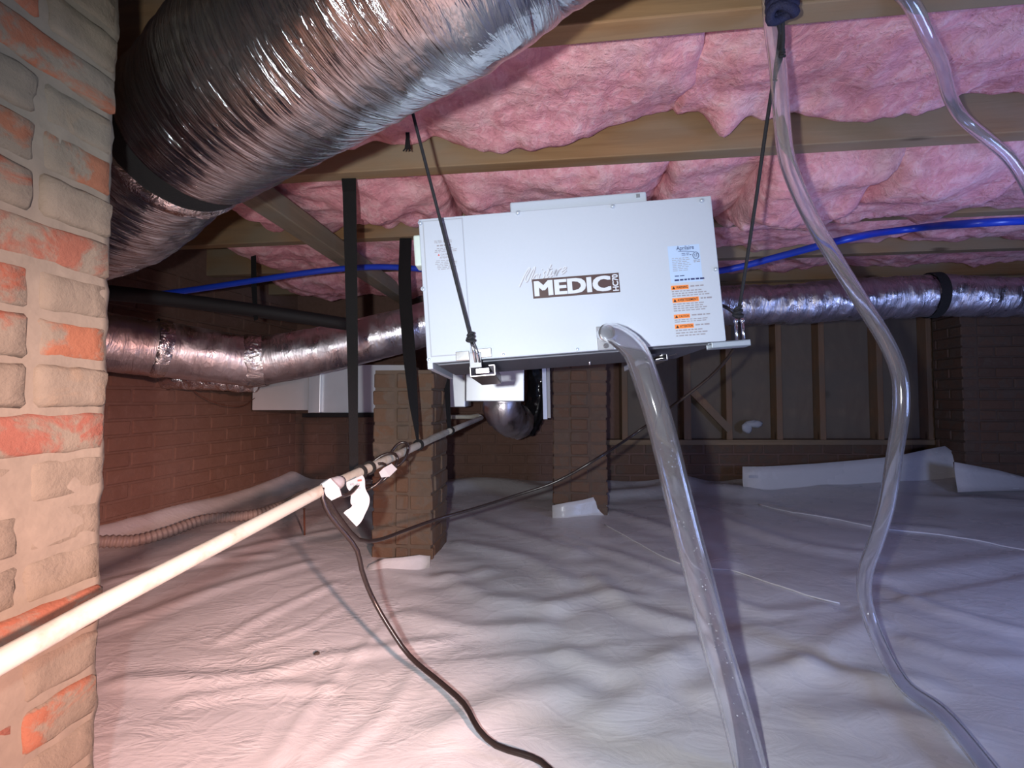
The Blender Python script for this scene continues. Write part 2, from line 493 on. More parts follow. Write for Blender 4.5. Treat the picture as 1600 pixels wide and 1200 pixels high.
def segdist(px, py, a, b):
    dx, dy = b[0] - a[0], b[1] - a[1]
    L2 = dx * dx + dy * dy
    t = np.clip(((px - a[0]) * dx + (py - a[1]) * dy) / L2, 0, 1)
    return np.hypot(px - a[0] - t * dx, py - a[1] - t * dy)
for pl, h, wd in CRE:
    q = smooth_path([F(*p) for p in pl], 0.08)
    dd = np.full_like(GX, 9.0)
    for i in range(len(q) - 1):
        dd = np.minimum(dd, segdist(GX, GY, q[i], q[i + 1]))
    Zf += .6 * h * np.exp(-(dd / wd) ** 2) - 0.24 * h * np.exp(-((dd - 2.1 * wd) / wd) ** 2)
# overlapping seam: a step across the whole sheet
sm = [F(640, 1040), F(860, 1018), F(1095, 993), F(1290, 963), F(1600, 900)]
sx = np.interp(GX, [p.x for p in sm], [p.y for p in sm])
Zf += 0.007 / (1 + np.exp((GY - sx) / 0.004)) * (GX > -0.30) * np.clip((GX + 0.30) / 0.2, 0, 1)
NB = np.zeros_like(GX)
for i in range(GX.shape[0]):
    for j in range(GX.shape[1]):
        x, y = float(GX[i, j]), float(GY[i, j])
        NB[i, j] = 0.010 * noise.noise((x * 1.7, y * 2.0, 0.3)) + 0.005 * abs(noise.noise((x * 3.3 + y, y * 5.5 - x * 1.5, 4.1))) \
            + 0.0012 * noise.noise((x * 13, y * 17, 1.7))
Zf += NB
rise = np.clip((GX - 1.5) / 1.6, 0, 1) * np.clip((GY - 1.9) / 1.2, 0, 1)
Zf += 0.11 * rise
Zf += 0.05 * np.clip((GY - 2.6) / 0.6, 0, 1) ** 2
XWL = lambda y: -1.86 + (y - 1.9) * 0.22          # foot of the left wall
Zf += 0.06 * np.exp(-((GX - XWL(GY)) / 0.09) ** 2)
nx, ny = GX.shape
fl = MB()
fl.v = [(float(GX[i, j]), float(GY[i, j]), float(Zf[i, j])) for i in range(nx) for j in range(ny)]
fl.f = [[i * ny + j, (i + 1) * ny + j, (i + 1) * ny + j + 1, i * ny + j + 1] for i in range(nx - 1) for j in range(ny - 1)]
fl.uv = [[(0, 0)] * 4 for _ in fl.f]; fl.sm = [True] * len(fl.f)
floor = tag(fl.build('floor', M['liner']), 'white plastic sheet liner with folds covering the crawl space ground', None, None, 'structure')
def fz(x, y):
    i = int(np.clip(round((x - gx[0]) / 0.0165), 0, nx - 1)); j = int(np.clip(round((y - gy[0]) / 0.0165), 0, ny - 1))
    return float(Zf[i, j])
def on(x, y, lift=0.0):                # point on the liner seen at that place
    p = F(x, y)
    for _ in range(3):
        p = F(x, y, fz(p.x, p.y) + lift)
    return p

# upturned liner edges (parts of the floor)
def flap(base, tops, name='upturned_edge', th=0.004):
    n = len(base); mb = MB()
    back = Vector((0, th, 0))
    rows = 5
    vs = []
    for i in range(n):
        for k in range(rows):
            s_ = k / (rows - 1)
            p = base[i].lerp(tops[i], s_)
            p = p + Vector((0, 0.012 * noise.noise((i * 0.7, k * 0.9, len(base))), 0)) + Vector((0, -0.02 * (1 - s_) ** 2, 0))
            vs.append(p)
    m = len(vs)
    vs += [v + back for v in vs]
    fs = []
    for i in range(n - 1):
        for k in range(rows - 1):
            a = [i * rows + k, (i + 1) * rows + k, (i + 1) * rows + k + 1, i * rows + k + 1]
            fs.append(a); fs.append([q + m for q in a][::-1])
        for k in (0, rows - 1):
            a, b_ = i * rows + k, (i + 1) * rows + k
            fs.append([a, b_, b_ + m, a + m])
    for i in (0, n - 1):
        for k in range(rows - 1):
            a, b_ = i * rows + k, i * rows + k + 1
            fs.append([a, b_, b_ + m, a + m])
    mb.add(vs, fs, None, True)
    return mb.build(name, M['liner'], floor)
xs = [1160, 1195, 1230, 1280, 1340, 1400, 1450, 1478, 1497]
tp = [729, 729, 727, 724, 719, 713, 702, 697, 712]
bs = [765, 765, 764, 763, 760, 757, 754, 752, 750]
bb = [P(x, y + 3, 3.02) for x, y in zip(xs, bs)]
flap([P(x, y + 6, 2.98) for x, y in zip(xs, bs)], [P(x, y, 3.02) for x, y in zip(xs, tp)])
xs = [1492, 1520, 1560, 1600, 1660]
flap([P(x, 768 - i, 2.70) for i, x in enumerate(xs)], [P(x, y, 2.74) for x, y in zip(xs, [722, 727, 735, 745, 752])])

# ---- bricks
BR = {}
def brick_mesh(L, D, h, var, rough=0.0035, fine=False):
    key = (round(L, 3), round(D, 3), round(h, 3), var, fine)
    if key in BR: return BR[key]
    bm = bmesh.new()
    bmesh.ops.create_cube(bm, size=1)
    for v in bm.verts: v.co = Vector((v.co.x * L, v.co.y * D, v.co.z * h))
    bmesh.ops.bevel(bm, geom=bm.edges[:], offset=min(0.005, h * 0.1), segments=1, affect='EDGES')
    if fine:
        for cut, ax in ((7 if L > .12 else 4, 0), (3, 2)):
            ed = [e for e in bm.edges if abs((e.verts[0].co - e.verts[1].co).normalized()[ax]) > .9 and e.calc_length() > .02]
            bmesh.ops.subdivide_edges(bm, edges=ed, cuts=cut, use_grid_fill=True)
    for v in bm.verts:
        nz_ = noise.noise_vector((v.co.x * 23 + var * 7.7, v.co.y * 23, v.co.z * 31 + L * 9))
        k_ = 0.6 if fine else 1.0
        v.co += Vector(nz_) * rough * k_
        if fine:
            q_ = Vector((v.co.x * 60 + var * 3.1, v.co.y * 40, v.co.z * 75))
            v.co += noise.noise_vector(q_) * .0022
    me = bpy.data.meshes.new('brick')
    bm.to_mesh(me); bm.free()
    if fine: me.polygons.foreach_set('use_smooth', [True] * len(me.polygons))
    BR[key] = me
    return me

def courses(parent, org, dx, length, z0, n, pitch, nrm, matf, depth=0.09, stretch=0.2, gap=0.009, var=3, start=0, proud=0.0, rnd=None, kinds=None, fine=False, sink=None):
    """lay brick courses on one face: org corner, dx direction along the face, nrm outward normal (parent-local)"""
    rnd = rnd or random
    dx = Vector(dx).normalized(); nrm = Vector(nrm).normalized()
    ang = math.atan2(dx.y, dx.x)
    cache = courses.cache
    for c in range(n):
        kind = kinds(c) if kinds else 's'
        unit = stretch if kind == 's' else stretch / 2
        s = -(unit / 2 if (c % 2 and kind == 's') else 0)
        while s < length - 0.02:
            e = min(s + unit, length); a = max(s, 0)
            L = e - a - gap
            if L > 0.025:
                L = round(L / 0.005) * 0.005
                v = rnd.randrange(var)
                mat = matf(c, a, e)
                me0 = brick_mesh(L, depth, pitch - gap, v, fine=fine)
                key = (me0.name, mat.name)
                if key not in cache:
                    me = me0.copy(); me.materials.append(mat); cache[key] = me
                b = bpy.data.objects.new('brick', cache[key])
                off = nrm * (-depth / 2 + rnd.uniform(-0.002, 0.003) + proud - (sink(c) if sink else 0))
                b.location = Vector(org) + dx * ((a + e) / 2) + off + Vector((0, 0, z0 + pitch * (c + 0.5)))
                b.rotation_euler = (rnd.uniform(-.012, .012), rnd.uniform(-.012, .012), ang + rnd.uniform(-.012, .012))
                link(b, parent)
            s += unit
courses.cache = {}

def pier(name, label, cx, cy, wx, wy, z0, n, pitch, matf, mort, stretch=0.2, kinds=None, top=ZJ, seed=1, fine=False, sink=None):
    """cx,cy house coordinates of the middle"""
    rnd = random.Random(seed)
    root = empty(name, H(cx, cy, 0), (0, 0, YAW))
    tag(root, label, 'brick pier')
    core = MB()
    d = 0.0035 if fine else .0065
    if fine:                                  # hand smeared mortar: an uneven surface
        n_ = 44; m_ = 130; per = []
        for k in range(n_ * 4):
            sd, u_ = divmod(k, n_); u_ = u_ / n_ - .5
            px, py = ((u_, -.5), (.5, u_), (-u_, .5), (-.5, -u_))[sd]
            per.append((px * (wx - 2 * d), py * (wy - 2 * d)))
        vs = []
        for r_i in range(m_ + 1):
            z_ = z0 + (top - z0) * r_i / m_
            for (px, py) in per:
                k_ = 1 + .020 * noise.noise((px * 9, py * 9, z_ * 11)) + .012 * noise.noise((px * 37, py * 37, z_ * 45))
                vs.append((px * k_, py * k_, z_))
        N_ = len(per)
        fs = [[a * N_ + k, a * N_ + (k + 1) % N_, (a + 1) * N_ + (k + 1) % N_, (a + 1) * N_ + k] for a in range(m_) for k in range(N_)]
        fs.append(list(range(N_))[::-1]); fs.append([m_ * N_ + k for k in range(N_)])
        core.add(vs, fs, None, True)
    else:
        core.box((0, 0, (z0 + top) / 2), (wx - 2 * d, wy - 2 * d, top - z0))
    core.build('mortar', mort, root)
    hx, hy = wx / 2, wy / 2
    kw = dict(stretch=stretch, kinds=kinds, rnd=rnd, fine=fine, sink=sink, gap=.0075 if fine else .009, var=5 if fine else 3)
    courses(root, (hx, hy, 0), (0, -1, 0), wy, z0, n, pitch, (1, 0, 0), matf, **kw)
    courses(root, (-hx, -hy, 0), (0, 1, 0), wy, z0, n, pitch, (-1, 0, 0), matf, **kw)
    k2 = dict(kw)
    courses(root, (-hx + .092, -hy, 0), (1, 0, 0), wx - .184, z0, n, pitch, (0, -1, 0), matf, **k2)
    courses(root, (hx - .092, hy, 0), (-1, 0, 0), wx - .184, z0, n, pitch, (0, 1, 0), matf, **k2)
    return root

# foreground pier: its far right corner stands at x=-.553, y=.617
PIT = 0.058
inv = HR.inverted()
cn = inv @ Vector((-0.556, 0.62, 0))
bare = {0, 2, 4, 6, -4, -6, 8}
def mat1(c, a, e):
    n_ = c - 10
    if n_ in (-1, -2, -3, -5, -7): return M['brick_plastered']
    if n_ in bare: return M['brick_bare'] if not (n_ == 6 and a < .05) else M['brick_bare']
    if n_ in (3, 5, 9) and 0.09 < a < 0.19: return M['brick_bare']
    return M['brick_smeared']
pier('brick_pier', 'large close brick pier at left edge with tan mortar smeared over orange and red bricks',
     cn.x - 0.19, cn.y - 0.19, 0.38, 0.38, -0.031, 23, PIT, mat1, M['mortar'], 0.186,
     lambda c: 's' if (c - 10) in (0, 4, 8, -4, -3, 3, 11, -7) else 'h', seed=3, fine=True,
     sink=lambda c: .0035 if (c - 10) in (-1, -2, -3, -5, -7) else 0.0)
# second pier
a2 = inv @ F(580, 872); b2 = inv @ F(678, 868)
wx2 = (b2 - a2).length
pier('brick_pier', 'brown brick pier behind the white pipe and the hanging paper tag',
     a2.x + wx2 / 2, a2.y + 0.12, wx2, 0.24, -0.02, 11, 0.068,
     lambda c, a, e: M['brick_brown'], M['mortar_brown'], seed=5, top=.735)
a3 = inv @ F(864, 803); b3 = inv @ F(945, 800)
wx3 = (b3 - a3).length
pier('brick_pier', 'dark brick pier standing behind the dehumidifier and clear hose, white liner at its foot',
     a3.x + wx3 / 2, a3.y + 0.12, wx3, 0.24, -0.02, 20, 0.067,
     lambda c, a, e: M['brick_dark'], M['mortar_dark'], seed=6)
p4 = inv @ P(1512, 740, 2.9)
pier('brick_pier', 'dark rough brick pier at the far right, behind the raised liner edge',
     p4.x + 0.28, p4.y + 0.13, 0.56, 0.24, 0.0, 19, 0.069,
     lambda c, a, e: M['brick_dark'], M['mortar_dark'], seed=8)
# liner turned up at the feet of the piers
f2 = [F(x, y) for x, y in ((574, 884), (600, 884), (630, 882), (660, 880), (676, 878))]
flap([p + Vector((0, -.05, -.01)) for p in f2], [P(x, y, p.y - .025) for (x, y), p in zip(((577, 883), (600, 874), (630, 870), (655, 868), (672, 869)), f2)])
f3 = [F(x, y) for x, y in ((862, 806), (885, 806), (910, 804), (932, 802), (948, 801))]
flap([p + Vector((0, -.03, -.01)) for p in f3], [P(x, y, p.y - .03) for (x, y), p in zip(((863, 790), (885, 786), (910, 781), (932, 776), (947, 774)), f3)])

XB0 = 1.62
# ---- walls
def wall_box(name, a, b, z0, z1, th, mat, label):
    """a, b foot points seen from inside (left to right); thickness goes away from the room"""
    a, b = Vector((a[0], a[1], 0)), Vector((b[0], b[1], 0))
    d = (b - a); L = d.length; d.normalize()
    out = Vector((-d.y, d.x, 0))
    o = MB()
    M3 = Matrix((d, out, Vector((0, 0, 1)))).transposed()
    o.box((L / 2, th / 2 + .004, (z0 + z1) / 2), (L, th, z1 - z0))
    ob = o.build(name, mat)
    ob.location = a
    ob.rotation_euler = (0, 0, math.atan2(d.y, d.x))
    tag(ob, label, None, None, 'structure')
    return ob, L
rb = random.Random(11)
wl, L = wall_box('wall_left', (XWL(-1.0), -1.0), (XWL(YB), YB), -.1, ZC, .1, M['mortar_wall'], 'dark brown brick foundation wall at the left')
# facing the room: courses only where the photograph looks
courses(wl, (2.35, 0, 0), (1, 0, 0), L - 2.35, 0, 17, 0.075, (0, -1, 0), lambda c, a, e: M['brick_wall'], stretch=.215, rnd=rb)
wb, L = wall_box('wall_back', (-XB0, YB), (XR, YB), -.1, ZC, .1, M['mortar_wall'], 'back wall, brick below and dark timber framing above')
XS = 0.42                                      # where the brickwork ends and the framing begins
courses(wb, (0, 0, 0), (1, 0, 0), XS + XB0, 0, 16, 0.075, (0, -1, 0), lambda c, a, e: M['brick_wall'], stretch=.215, rnd=rb)
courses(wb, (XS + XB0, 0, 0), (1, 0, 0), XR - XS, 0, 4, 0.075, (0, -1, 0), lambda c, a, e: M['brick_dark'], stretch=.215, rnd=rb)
o = MB(); o.box(((XS + XR) / 2 + XB0, -.03, .318), (XR - XS, .14, .036), None, .003); o.build('sill_plate', M['plank'], wb)
stx = [975, 1072, 1137, 1215, 1282, 1372, 1450, 1540]
for i, px in enumerate(stx):
    X = P(px, 650, YB - .06).x + XB0
    o = MB(); o.box((0, 0, 0), (.052 if i == 1 else .042, .085, ZJ - .336), None, .003)
    s = o.build('stud', M['stud'], wb); s.location = (X, -.045, (ZJ + .336) / 2)
    if i + 1 < len(stx):
        X2 = P(stx[i + 1], 650, YB - .06).x + XB0
        o = MB(); o.box((0, 0, 0), (X2 - X - .046, .014, ZJ - .34), None, .002)
        s = o.build('sheathing_panel', M['panel'], wb); s.location = ((X + X2) / 2, -.006 - .004 * (i % 2), (ZJ + .34) / 2)
# a diagonal brace between two studs
o = MB(); A_, B_ = P(1082, 612, YB - .09), P(1140, 672, YB - .09)
o.strip([A_, B_], .05, .02, (0, -1, 0)); br = o.build('brace', M['stud'], wb)
br.matrix_parent_inverse = Matrix.Translation((XB0, -YB, 0))
# torn paper scrap caught in the wall
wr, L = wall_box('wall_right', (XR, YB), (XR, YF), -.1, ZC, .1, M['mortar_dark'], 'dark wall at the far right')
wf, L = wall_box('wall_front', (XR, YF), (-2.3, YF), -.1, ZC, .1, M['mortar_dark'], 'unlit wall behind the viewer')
# soil strip beneath the liner edges
o = MB(); o.box((0.9, 1.1, -.16), (7.0, 4.6, .12)); tag(o.build('trim_1', M['soil']), 'bare dark soil under the liner edges', None, None, 'structure')

# ---- ceiling: planks + joists
ceil = MB(); ceil.box((0.9, 1.2, ZC + .05), (7.4, 5.6, .05))
ceil = ceil.build('ceiling', M['plank']); ceil.rotation_euler = (0, 0, YAW)
tag(ceil, 'wooden subfloor carried by joists above the crawl space', None, None, 'structure')
y = -1.3
while y < 3.9:
    o = MB(); o.box((0, 0, 0), (7.2, .134, .024), None, .002)
    s = o.build('plank', M['plank'], ceil); s.location = (.9, y, ZC + .012); y += .14
JY = [(-.6, .045), (.352, .045), (.822, .048), (1.293, .048), (1.84, .048), (2.30, .048), (2.77, .048), (3.22, .045)]
for jy, jt in JY:
    o = MB(); o.box((0, 0, 0), (6.6, jt, ZC - ZJ), None, .003)
    s = o.build('floor_joist', M['joist'], ceil); s.location = (1.05, jy + jt / 2, (ZC + ZJ) / 2)
# beam under the joists, running away from the viewer
bx = (inv @ P(432, 322, 1.6)); ex_ = (inv @ P(640, 470, 3.1))
o = MB()
o.box((0, 0, 0), (.075, 2.0, .07), None, .004)
s = o.build('timber_brace', M['beam'])
A_, B_ = P(382, 290, 1.34), P(650, 478, 2.95)
dv = (B_ - A_).normalized()
s.location = (A_ + B_) / 2
s.rotation_euler = dv.to_track_quat('Y', 'Z').to_euler()
s.scale = (1, (B_ - A_).length / 2.0, 1)
tag(s, 'grey timber brace running back under the joists beside the silver duct', 'timber')

# ================================================================== INSULATION
def batt(x0, x1, y0, y1, zb, sag, label, seed, lump=.035, ragged=.03, drops=()):
    dx = .0135
    nx_, ny_ = max(6, int((x1 - x0) / dx)), max(6, int((y1 - y0) / dx))
    vs, fs = [], []
    for i in range(nx_ + 1):
        for j in range(ny_ + 1):
            u, v = i / nx_, j / ny_
            x, y_ = x0 + (x1 - x0) * u, y0 + (y1 - y0) * v
            e = ragged * noise.noise((y_ * 9, seed * 3.3, .5)) * (1 if u < .5 else -1) * (abs(u - .5) * 2) ** 4
            xx = x + e
            puff = 1 - abs(noise.noise((xx * 4.2 + seed, y_ * 6.5, seed * 1.7))) * 2.0
            puff2 = 1 - abs(noise.noise((xx * 10 + seed * 2, y_ * 14, 3.1))) * 2.0
            fine = noise.noise((xx * 34, y_ * 40, seed)) * .006
            edge = min(1, min(u, 1 - u) / .10) ** .5 if min(u, 1 - u) < .10 else 1
            ey_ = min(1, min(v, 1 - v) / .07) ** .5 if min(v, 1 - v) < .07 else 1
            z = zb - sag * math.sin(math.pi * min(max(v * .8 + .15, 0), 1)) - lump * (.48 * puff + .17 * puff2) + fine
            for (qx, qy, h, rx, ry) in drops:
                z -= h * math.exp(-((xx - qx) / rx) ** 2 - ((y_ - qy) / ry) ** 2)
            z -= .045 * max(0, (v - .45) / .55) * max(-.3, noise.noise((xx * 6 + seed * 3.1, .4, seed)) + .5 * noise.noise((xx * 17, seed, 2.2)))
            z = z + (1 - edge) * .05 + (1 - ey_) * .035
            vs.append((xx, y_ + .006 * noise.noise((xx * 12, y_ * 3, seed + .2)), min(z, ZC - .03)))
    m = ny_ + 1
    for i in range(nx_):
        for j in range(ny_):
            fs.append([i * m + j, i * m + j + 1, (i + 1) * m + j + 1, (i + 1) * m + j])
    mb = MB(); mb.add(vs, fs, None, True)
    # closed top and sides
    bnd = [i * m for i in range(nx_ + 1)] + [nx_ * m + j for j in range(1, m)] + [i * m + ny_ for i in range(nx_ - 1, -1, -1)] + [j for j in range(ny_ - 1, 0, -1)]
    b0 = len(mb.v)
    for k in bnd: mb.v.append((mb.v[k][0], mb.v[k][1], ZC - .004))
    N = len(bnd)
    for k in range(N):
        mb.f.append([bnd[k], bnd[(k + 1) % N], b0 + (k + 1) % N, b0 + k]); mb.uv.append([(0, 0)] * 4); mb.sm.append(True)
    mb.f.append([b0 + k for k in range(N)]); mb.uv.append([(0, 0)] * N); mb.sm.append(False)
    o_ = Vector(((x0 + x1) / 2, (y0 + y1) / 2, zb))
    mb.v = [tuple(Vector(p) - o_) for p in mb.v]
    ob = mb.build('insulation_batt', M['pink'])
    ob.location = HR @ o_
    ob.rotation_euler = (0, 0, YAW)
    tag(ob, label, 'insulation', 'pink insulation between the joists')
    return ob
g1, g2, g3, g4, g5 = (.40, .822), (.872, 1.291), (1.343, 1.838), (1.89, 2.298), (2.35, 2.768)
batt(.55, 1.7, *g1, 1.40, .01, 'pink batt at the very top right, ahead of the nearest visible joist', 1)
batt(-1.0, .33, *g2, 1.415, .03, 'pink batt between the two nearest joists, left part beside the silver duct', 2, drops=[(-.02, 1.25, .05, .12, .07), (-.2, 1.27, .05, .09, .06)])
batt(.31, 1.55, *g2, 1.425, .03, 'broad smooth pink batt behind the top of the clear hoses, nearest bay', 3,
     drops=[(.44, 1.26, .055, .05, .05), (1.38, 1.24, .07, .06, .06), (.78, 1.26, .04, .14, .05)])
batt(-1.3, -.42, *g3, 1.375, .01, 'torn pink batt hanging behind the first black strap', 4, lump=.05, drops=[(-.7, 1.6, .05, .12, .1)])
batt(-.40, .34, *g3, 1.36, .03, 'pink batt directly above the white dehumidifier', 5, lump=.045, drops=[(.1, 1.45, .03, .2, .1), (-.3, 1.5, .04, .07, .1)])
batt(.33, .62, *g3, 1.36, .04, 'rounded pink batt tuft above the right end of the dehumidifier', 6, lump=.05, drops=[(.5, XB0, .05, .1, .08)])
batt(.60, .95, *g3, 1.34, .09, 'sagging pink batt behind the clear hose, hanging lowest below the second joist', 7, lump=.06, drops=[(.72, 1.5, .04, .1, .12)])
batt(.94, 1.36, *g3, 1.36, .09, 'sagging pink batt flap to the right of the clear hose', 8, lump=.06, drops=[(1.1, 1.45, .05, .12, .1)])
batt(1.35, 2.1, *g3, 1.38, .07, 'pink batt flap at the right edge by the end of the thin clear tube', 9, lump=.05)
batt(-1.6, -.55, *g4, 1.36, .03, 'pink batt behind the blue pipe at left', 10, lump=.05)
batt(-.54, .6, *g4, 1.36, .03, 'pink batt behind the upper left corner of the dehumidifier', 11, lump=.05)
batt(.62, 1.5, *g4, 1.40, .06, 'dim pink batt just above the blue pipe at right', 12, lump=.05)
batt(1.52, 2.9, *g4, 1.40, .05, 'dim pink batt at far right above the blue pipe', 13, lump=.05)
batt(-1.7, .0, *g5, 1.33, .05, 'sagging pink batt far back at left above the rear silver duct', 14, lump=.06)
batt(.02, 1.5, *g5, 1.41, .04, 'pink batt far back, above the rear silver duct and right of the dehumidifier', 15, lump=.05)
batt(1.52, 3.2, *g5, 1.41, .04, 'pink batt in the far right rear corner under the floor', 16, lump=.05)

# ================================================================== DEHUMIDIFIER
BL, BE = Vector((0.1411, 0.9855, 0.7241)), (-0.02864, -0.07404, -0.01914)
dh = empty('dehumidifier', BL, BE)
tag(dh, 'white box dehumidifier hung on ropes with brown logo and orange warning labels', 'dehumidifier')
from mathutils import Euler
BM = Matrix.Translation(BL) @ Euler(BE).to_matrix().to_4x4()
BI = BM.inverted()
def pan(x, y):                       # photo point -> place on the front panel (x, z)
    o_ = BI @ Vector((0, 0, CAMZ)); d_ = BI.to_3x3() @ ray(x, y)
    t_ = -o_.y / d_.y
    p_ = o_ + d_ * t_
    return p_.x, p_.z
W, HB, DB = .66, .329, .295
mb = MB(); mb.box((0, DB / 2 + .004, HB / 2), (W - .004, DB - .004, HB - .004), None, .003); mb.build('housing', M['white_enamel'], dh)
mb = MB(); mb.box((0, .002, HB / 2), (W, .006, HB), None, .0022); mb.build('front_panel', M['white_enamel'], dh)
# filter door; a grey plate behind it paints the seam's shadow
x0, z1 = pan(663, 347); x1, z0 = pan(737, 552)
x0a, _ = pan(668, 450); x1a, _ = pan(729, 450)
mb = MB(); mb.box(((x0a + x1a) / 2, -.0012, (z0 + z1) / 2), (x1a - x0a + .004, .0010, z1 - z0 + .004)); mb.build('door_seam_shadow', M['seam_shadow'], dh)
mb = MB(); mb.box(((x0a + x1a) / 2, -.0018, (z0 + z1) / 2), (x1a - x0a, .0022, z1 - z0), None, .0008); door = mb.build('filter_door', M['white_enamel'], dh)
for x, y in ((657, 349), (691, 347), (809, 333), (957, 323), (1096, 314), (1118, 421), (661.5, 452), (671, 562), (787, 554), (902, 546)):
    px, pz = pan(x, y)
    mb = MB()
    mb.disc((px, -.001, pz), .0052, -.0028, (0, 1, 0), 12)
    mb.ball((px, -.0036, pz), .0036, sq=(1, .5, 1))
    s = mb.build('screw', M['zinc_pale'], dh)
# top collar, side knob
xa, _ = pan(797, 322); xb, _ = pan(1014, 306)
mb = MB(); mb.box(((xa + xb) / 2, .065, HB + .014), (xb - xa, .10, .032), None, .004); mb.build('top_collar', M['white_enamel'], dh)
mb = MB(); mb.box((xb - .02, .0145, HB + .020), (.008, .003, .008)); mb.build('collar_clip', M['grey_plate'], dh)
mb = MB(); mb.box((-W / 2 - .008, .03, .262), (.018, .04, .072), None, .004); mb.build('side_handle', M['pale_plastic'], dh)
# underside: lip, feet screws
mb = MB(); mb.box((-W / 2 + .006, DB / 2, -.006), (.012, DB, .014), None, .001); mb.build('side_rail', M['white_enamel'], dh)
for x, y in ((.06, .2), (.2, .18)):
    mb = MB(); mb.tube([(x, y, .002), (x, y, -.012)], [.004, .002], 8); mb.build('screw_tip', M['zinc'], dh)
mb = MB(); mb.box((.004, DB / 2 + .012, -.0015), (W - .03, DB - .03, .004), None, .001); mb.build('shaded_bottom_plate', M['shaded_grey_steel'], dh)  # dark grey includes the shade under the box
# drain plate and port
px0, pz1 = pan(931, 511); px1, pz0 = pan(959, 546)
mb = MB(); mb.box(((px0 + px1) / 2, -.003, (pz0 + pz1) / 2), (px1 - px0, .004, pz1 - pz0), None, .0012); dp = mb.build('drain_plate', M['grey_plate'], dh)
cxp, czp = pan(944, 523)
mb = MB(); mb.pipe([(cxp, -.004, czp), (cxp, -.034, czp)], .018, .014, 18); mb.build('port_collar', M['zinc'], dp)
sx_, sz_ = pan(946, 541)
mb = MB(); mb.disc((sx_, -.005, sz_), .006, -.003, (0, 1, 0)); mb.build('screw', M['zinc'], dp)

# flat print on the panel ------------------------------------------------
def text(body, size, loc, mat, parent, y=-.0012, bold=0.0, shear=0.0, ang=0.0, align='LEFT', sx=1.0, name='lettering', sp_=1.0):
    cu = bpy.data.curves.new(name, 'FONT')
    cu.body = body; cu.size = size; cu.offset = bold; cu.shear = shear
    cu.align_x = align; cu.align_y = 'BOTTOM_BASELINE'; cu.space_character = sp_
    cu.resolution_u = 3
    ob = bpy.data.objects.new(name, cu); COL.objects.link(ob)
    dg = bpy.context.evaluated_depsgraph_get()
    me = bpy.data.meshes.new_from_object(ob.evaluated_get(dg))
    COL.objects.unlink(ob); bpy.data.objects.remove(ob)
    Mx = Matrix.Translation((loc[0], y, loc[1])) @ Matrix.Rotation(-ang, 4, 'Y') @ Matrix.Rotation(math.pi / 2, 4, 'X') @ Matrix.Diagonal((sx, 1, 1, 1))
    me.transform(Mx)
    me.materials.clear(); me.materials.append(mat)
    q = bpy.data.objects.new(name, me)
    return link(q, parent)
def text_fit(body, x0, x1, z0, z1, mat, parent, fat=0.0, **kw):
    q = text(body, .1, (0, 0), mat, parent, **kw)
    if fat:                                   # heavier strokes
        bm = bmesh.new()
        for k_, (dx_, dz_) in enumerate([(a_, b_) for a_ in (-1, -.33, .33, 1) for b_ in (-.7, .7)]):
            if True:
                m2 = q.data.copy(); m2.transform(Matrix.Translation((dx_ * fat, -.00006 * k_, dz_ * fat))); bm.from_mesh(m2); bpy.data.meshes.remove(m2)
        bm.to_mesh(q.data); bm.free()
    co = [v.co.copy() for v in q.data.vertices]
    ax, bx_ = min(c.x for c in co), max(c.x for c in co)
    az, bz = min(c.z for c in co), max(c.z for c in co)
    for v in q.data.vertices:
        v.co.x = x0 + (v.co.x - ax) / (bx_ - ax) * (x1 - x0)
        v.co.z = z0 + (v.co.z - az) / (bz - az) * (z1 - z0)
    return q
def plate(x0, x1, z0, z1, mat, name, parent, y=-.0007, th=.0006):
    mb = MB(); mb.box(((x0 + x1) / 2, y, (z0 + z1) / 2), (x1 - x0, th, z1 - z0)); return mb.build(name, mat, parent)
lx0, lz1 = pan(831, 437); lx1, lz0 = pan(969, 456.5)
lgo = plate(lx0, lx1, lz0, lz1, M['print_brown'], 'logo_badge', dh, -.0014)
hh = lz1 - lz0; ww = lx1 - lx0
text_fit('MEDIC', lx0 + ww * .018, lx0 + ww * .90, lz0 + hh * .10, lz0 + hh * .90, M['print_white'], lgo, y=-.0022, fat=.0045)
q = text_fit('HC70', 0, hh * .86, 0, ww * .068, M['print_white'], lgo, y=-.0022, fat=.003)
for v in q.data.vertices:
    x_, z_ = v.co.x, v.co.z
    v.co.x = lx0 + ww * .918 + (ww * .068 - z_); v.co.z = lz0 + hh * .07 + x_
# script word written by hand strokes
ST = [[(0, 0), (.3, .75), (.55, 1.0), (.50, .25), (.85, .75), (1.05, 1.0), (1.02, .25), (1.10, .12)],
      [(1.5, .55), (1.3, .45), (1.25, .2), (XB0, .1), (1.6, .3), (1.5, .55)],
      [(1.78, .52), (1.76, .2), (1.9, .12)], [(1.83, .75), (1.86, .80)],
      [(2.25, .60), (2.12, .5), (2.3, .3), (2.2, .08), (2.02, .06)],
      [(2.62, 1.02), (2.55, .3), (2.62, .1), (2.76, .2)], [(2.40, .68), (2.85, .70)],
      [(2.92, .55), (2.9, .2), (3.02, .1), (3.22, .3), (3.28, .58), (3.25, .2), (3.35, .1)],
      [(3.55, .55), (3.52, .1), (3.58, .4), (3.75, .58), (3.85, .52)],
      [(4.02, .3), (4.25, .42), (4.28, .58), (4.1, .6), (3.98, .3), (4.08, .1), (4.3, .15), (4.42, .3)]]
ox, oz = pan(811, 446); ux, uz = pan(882, 425)
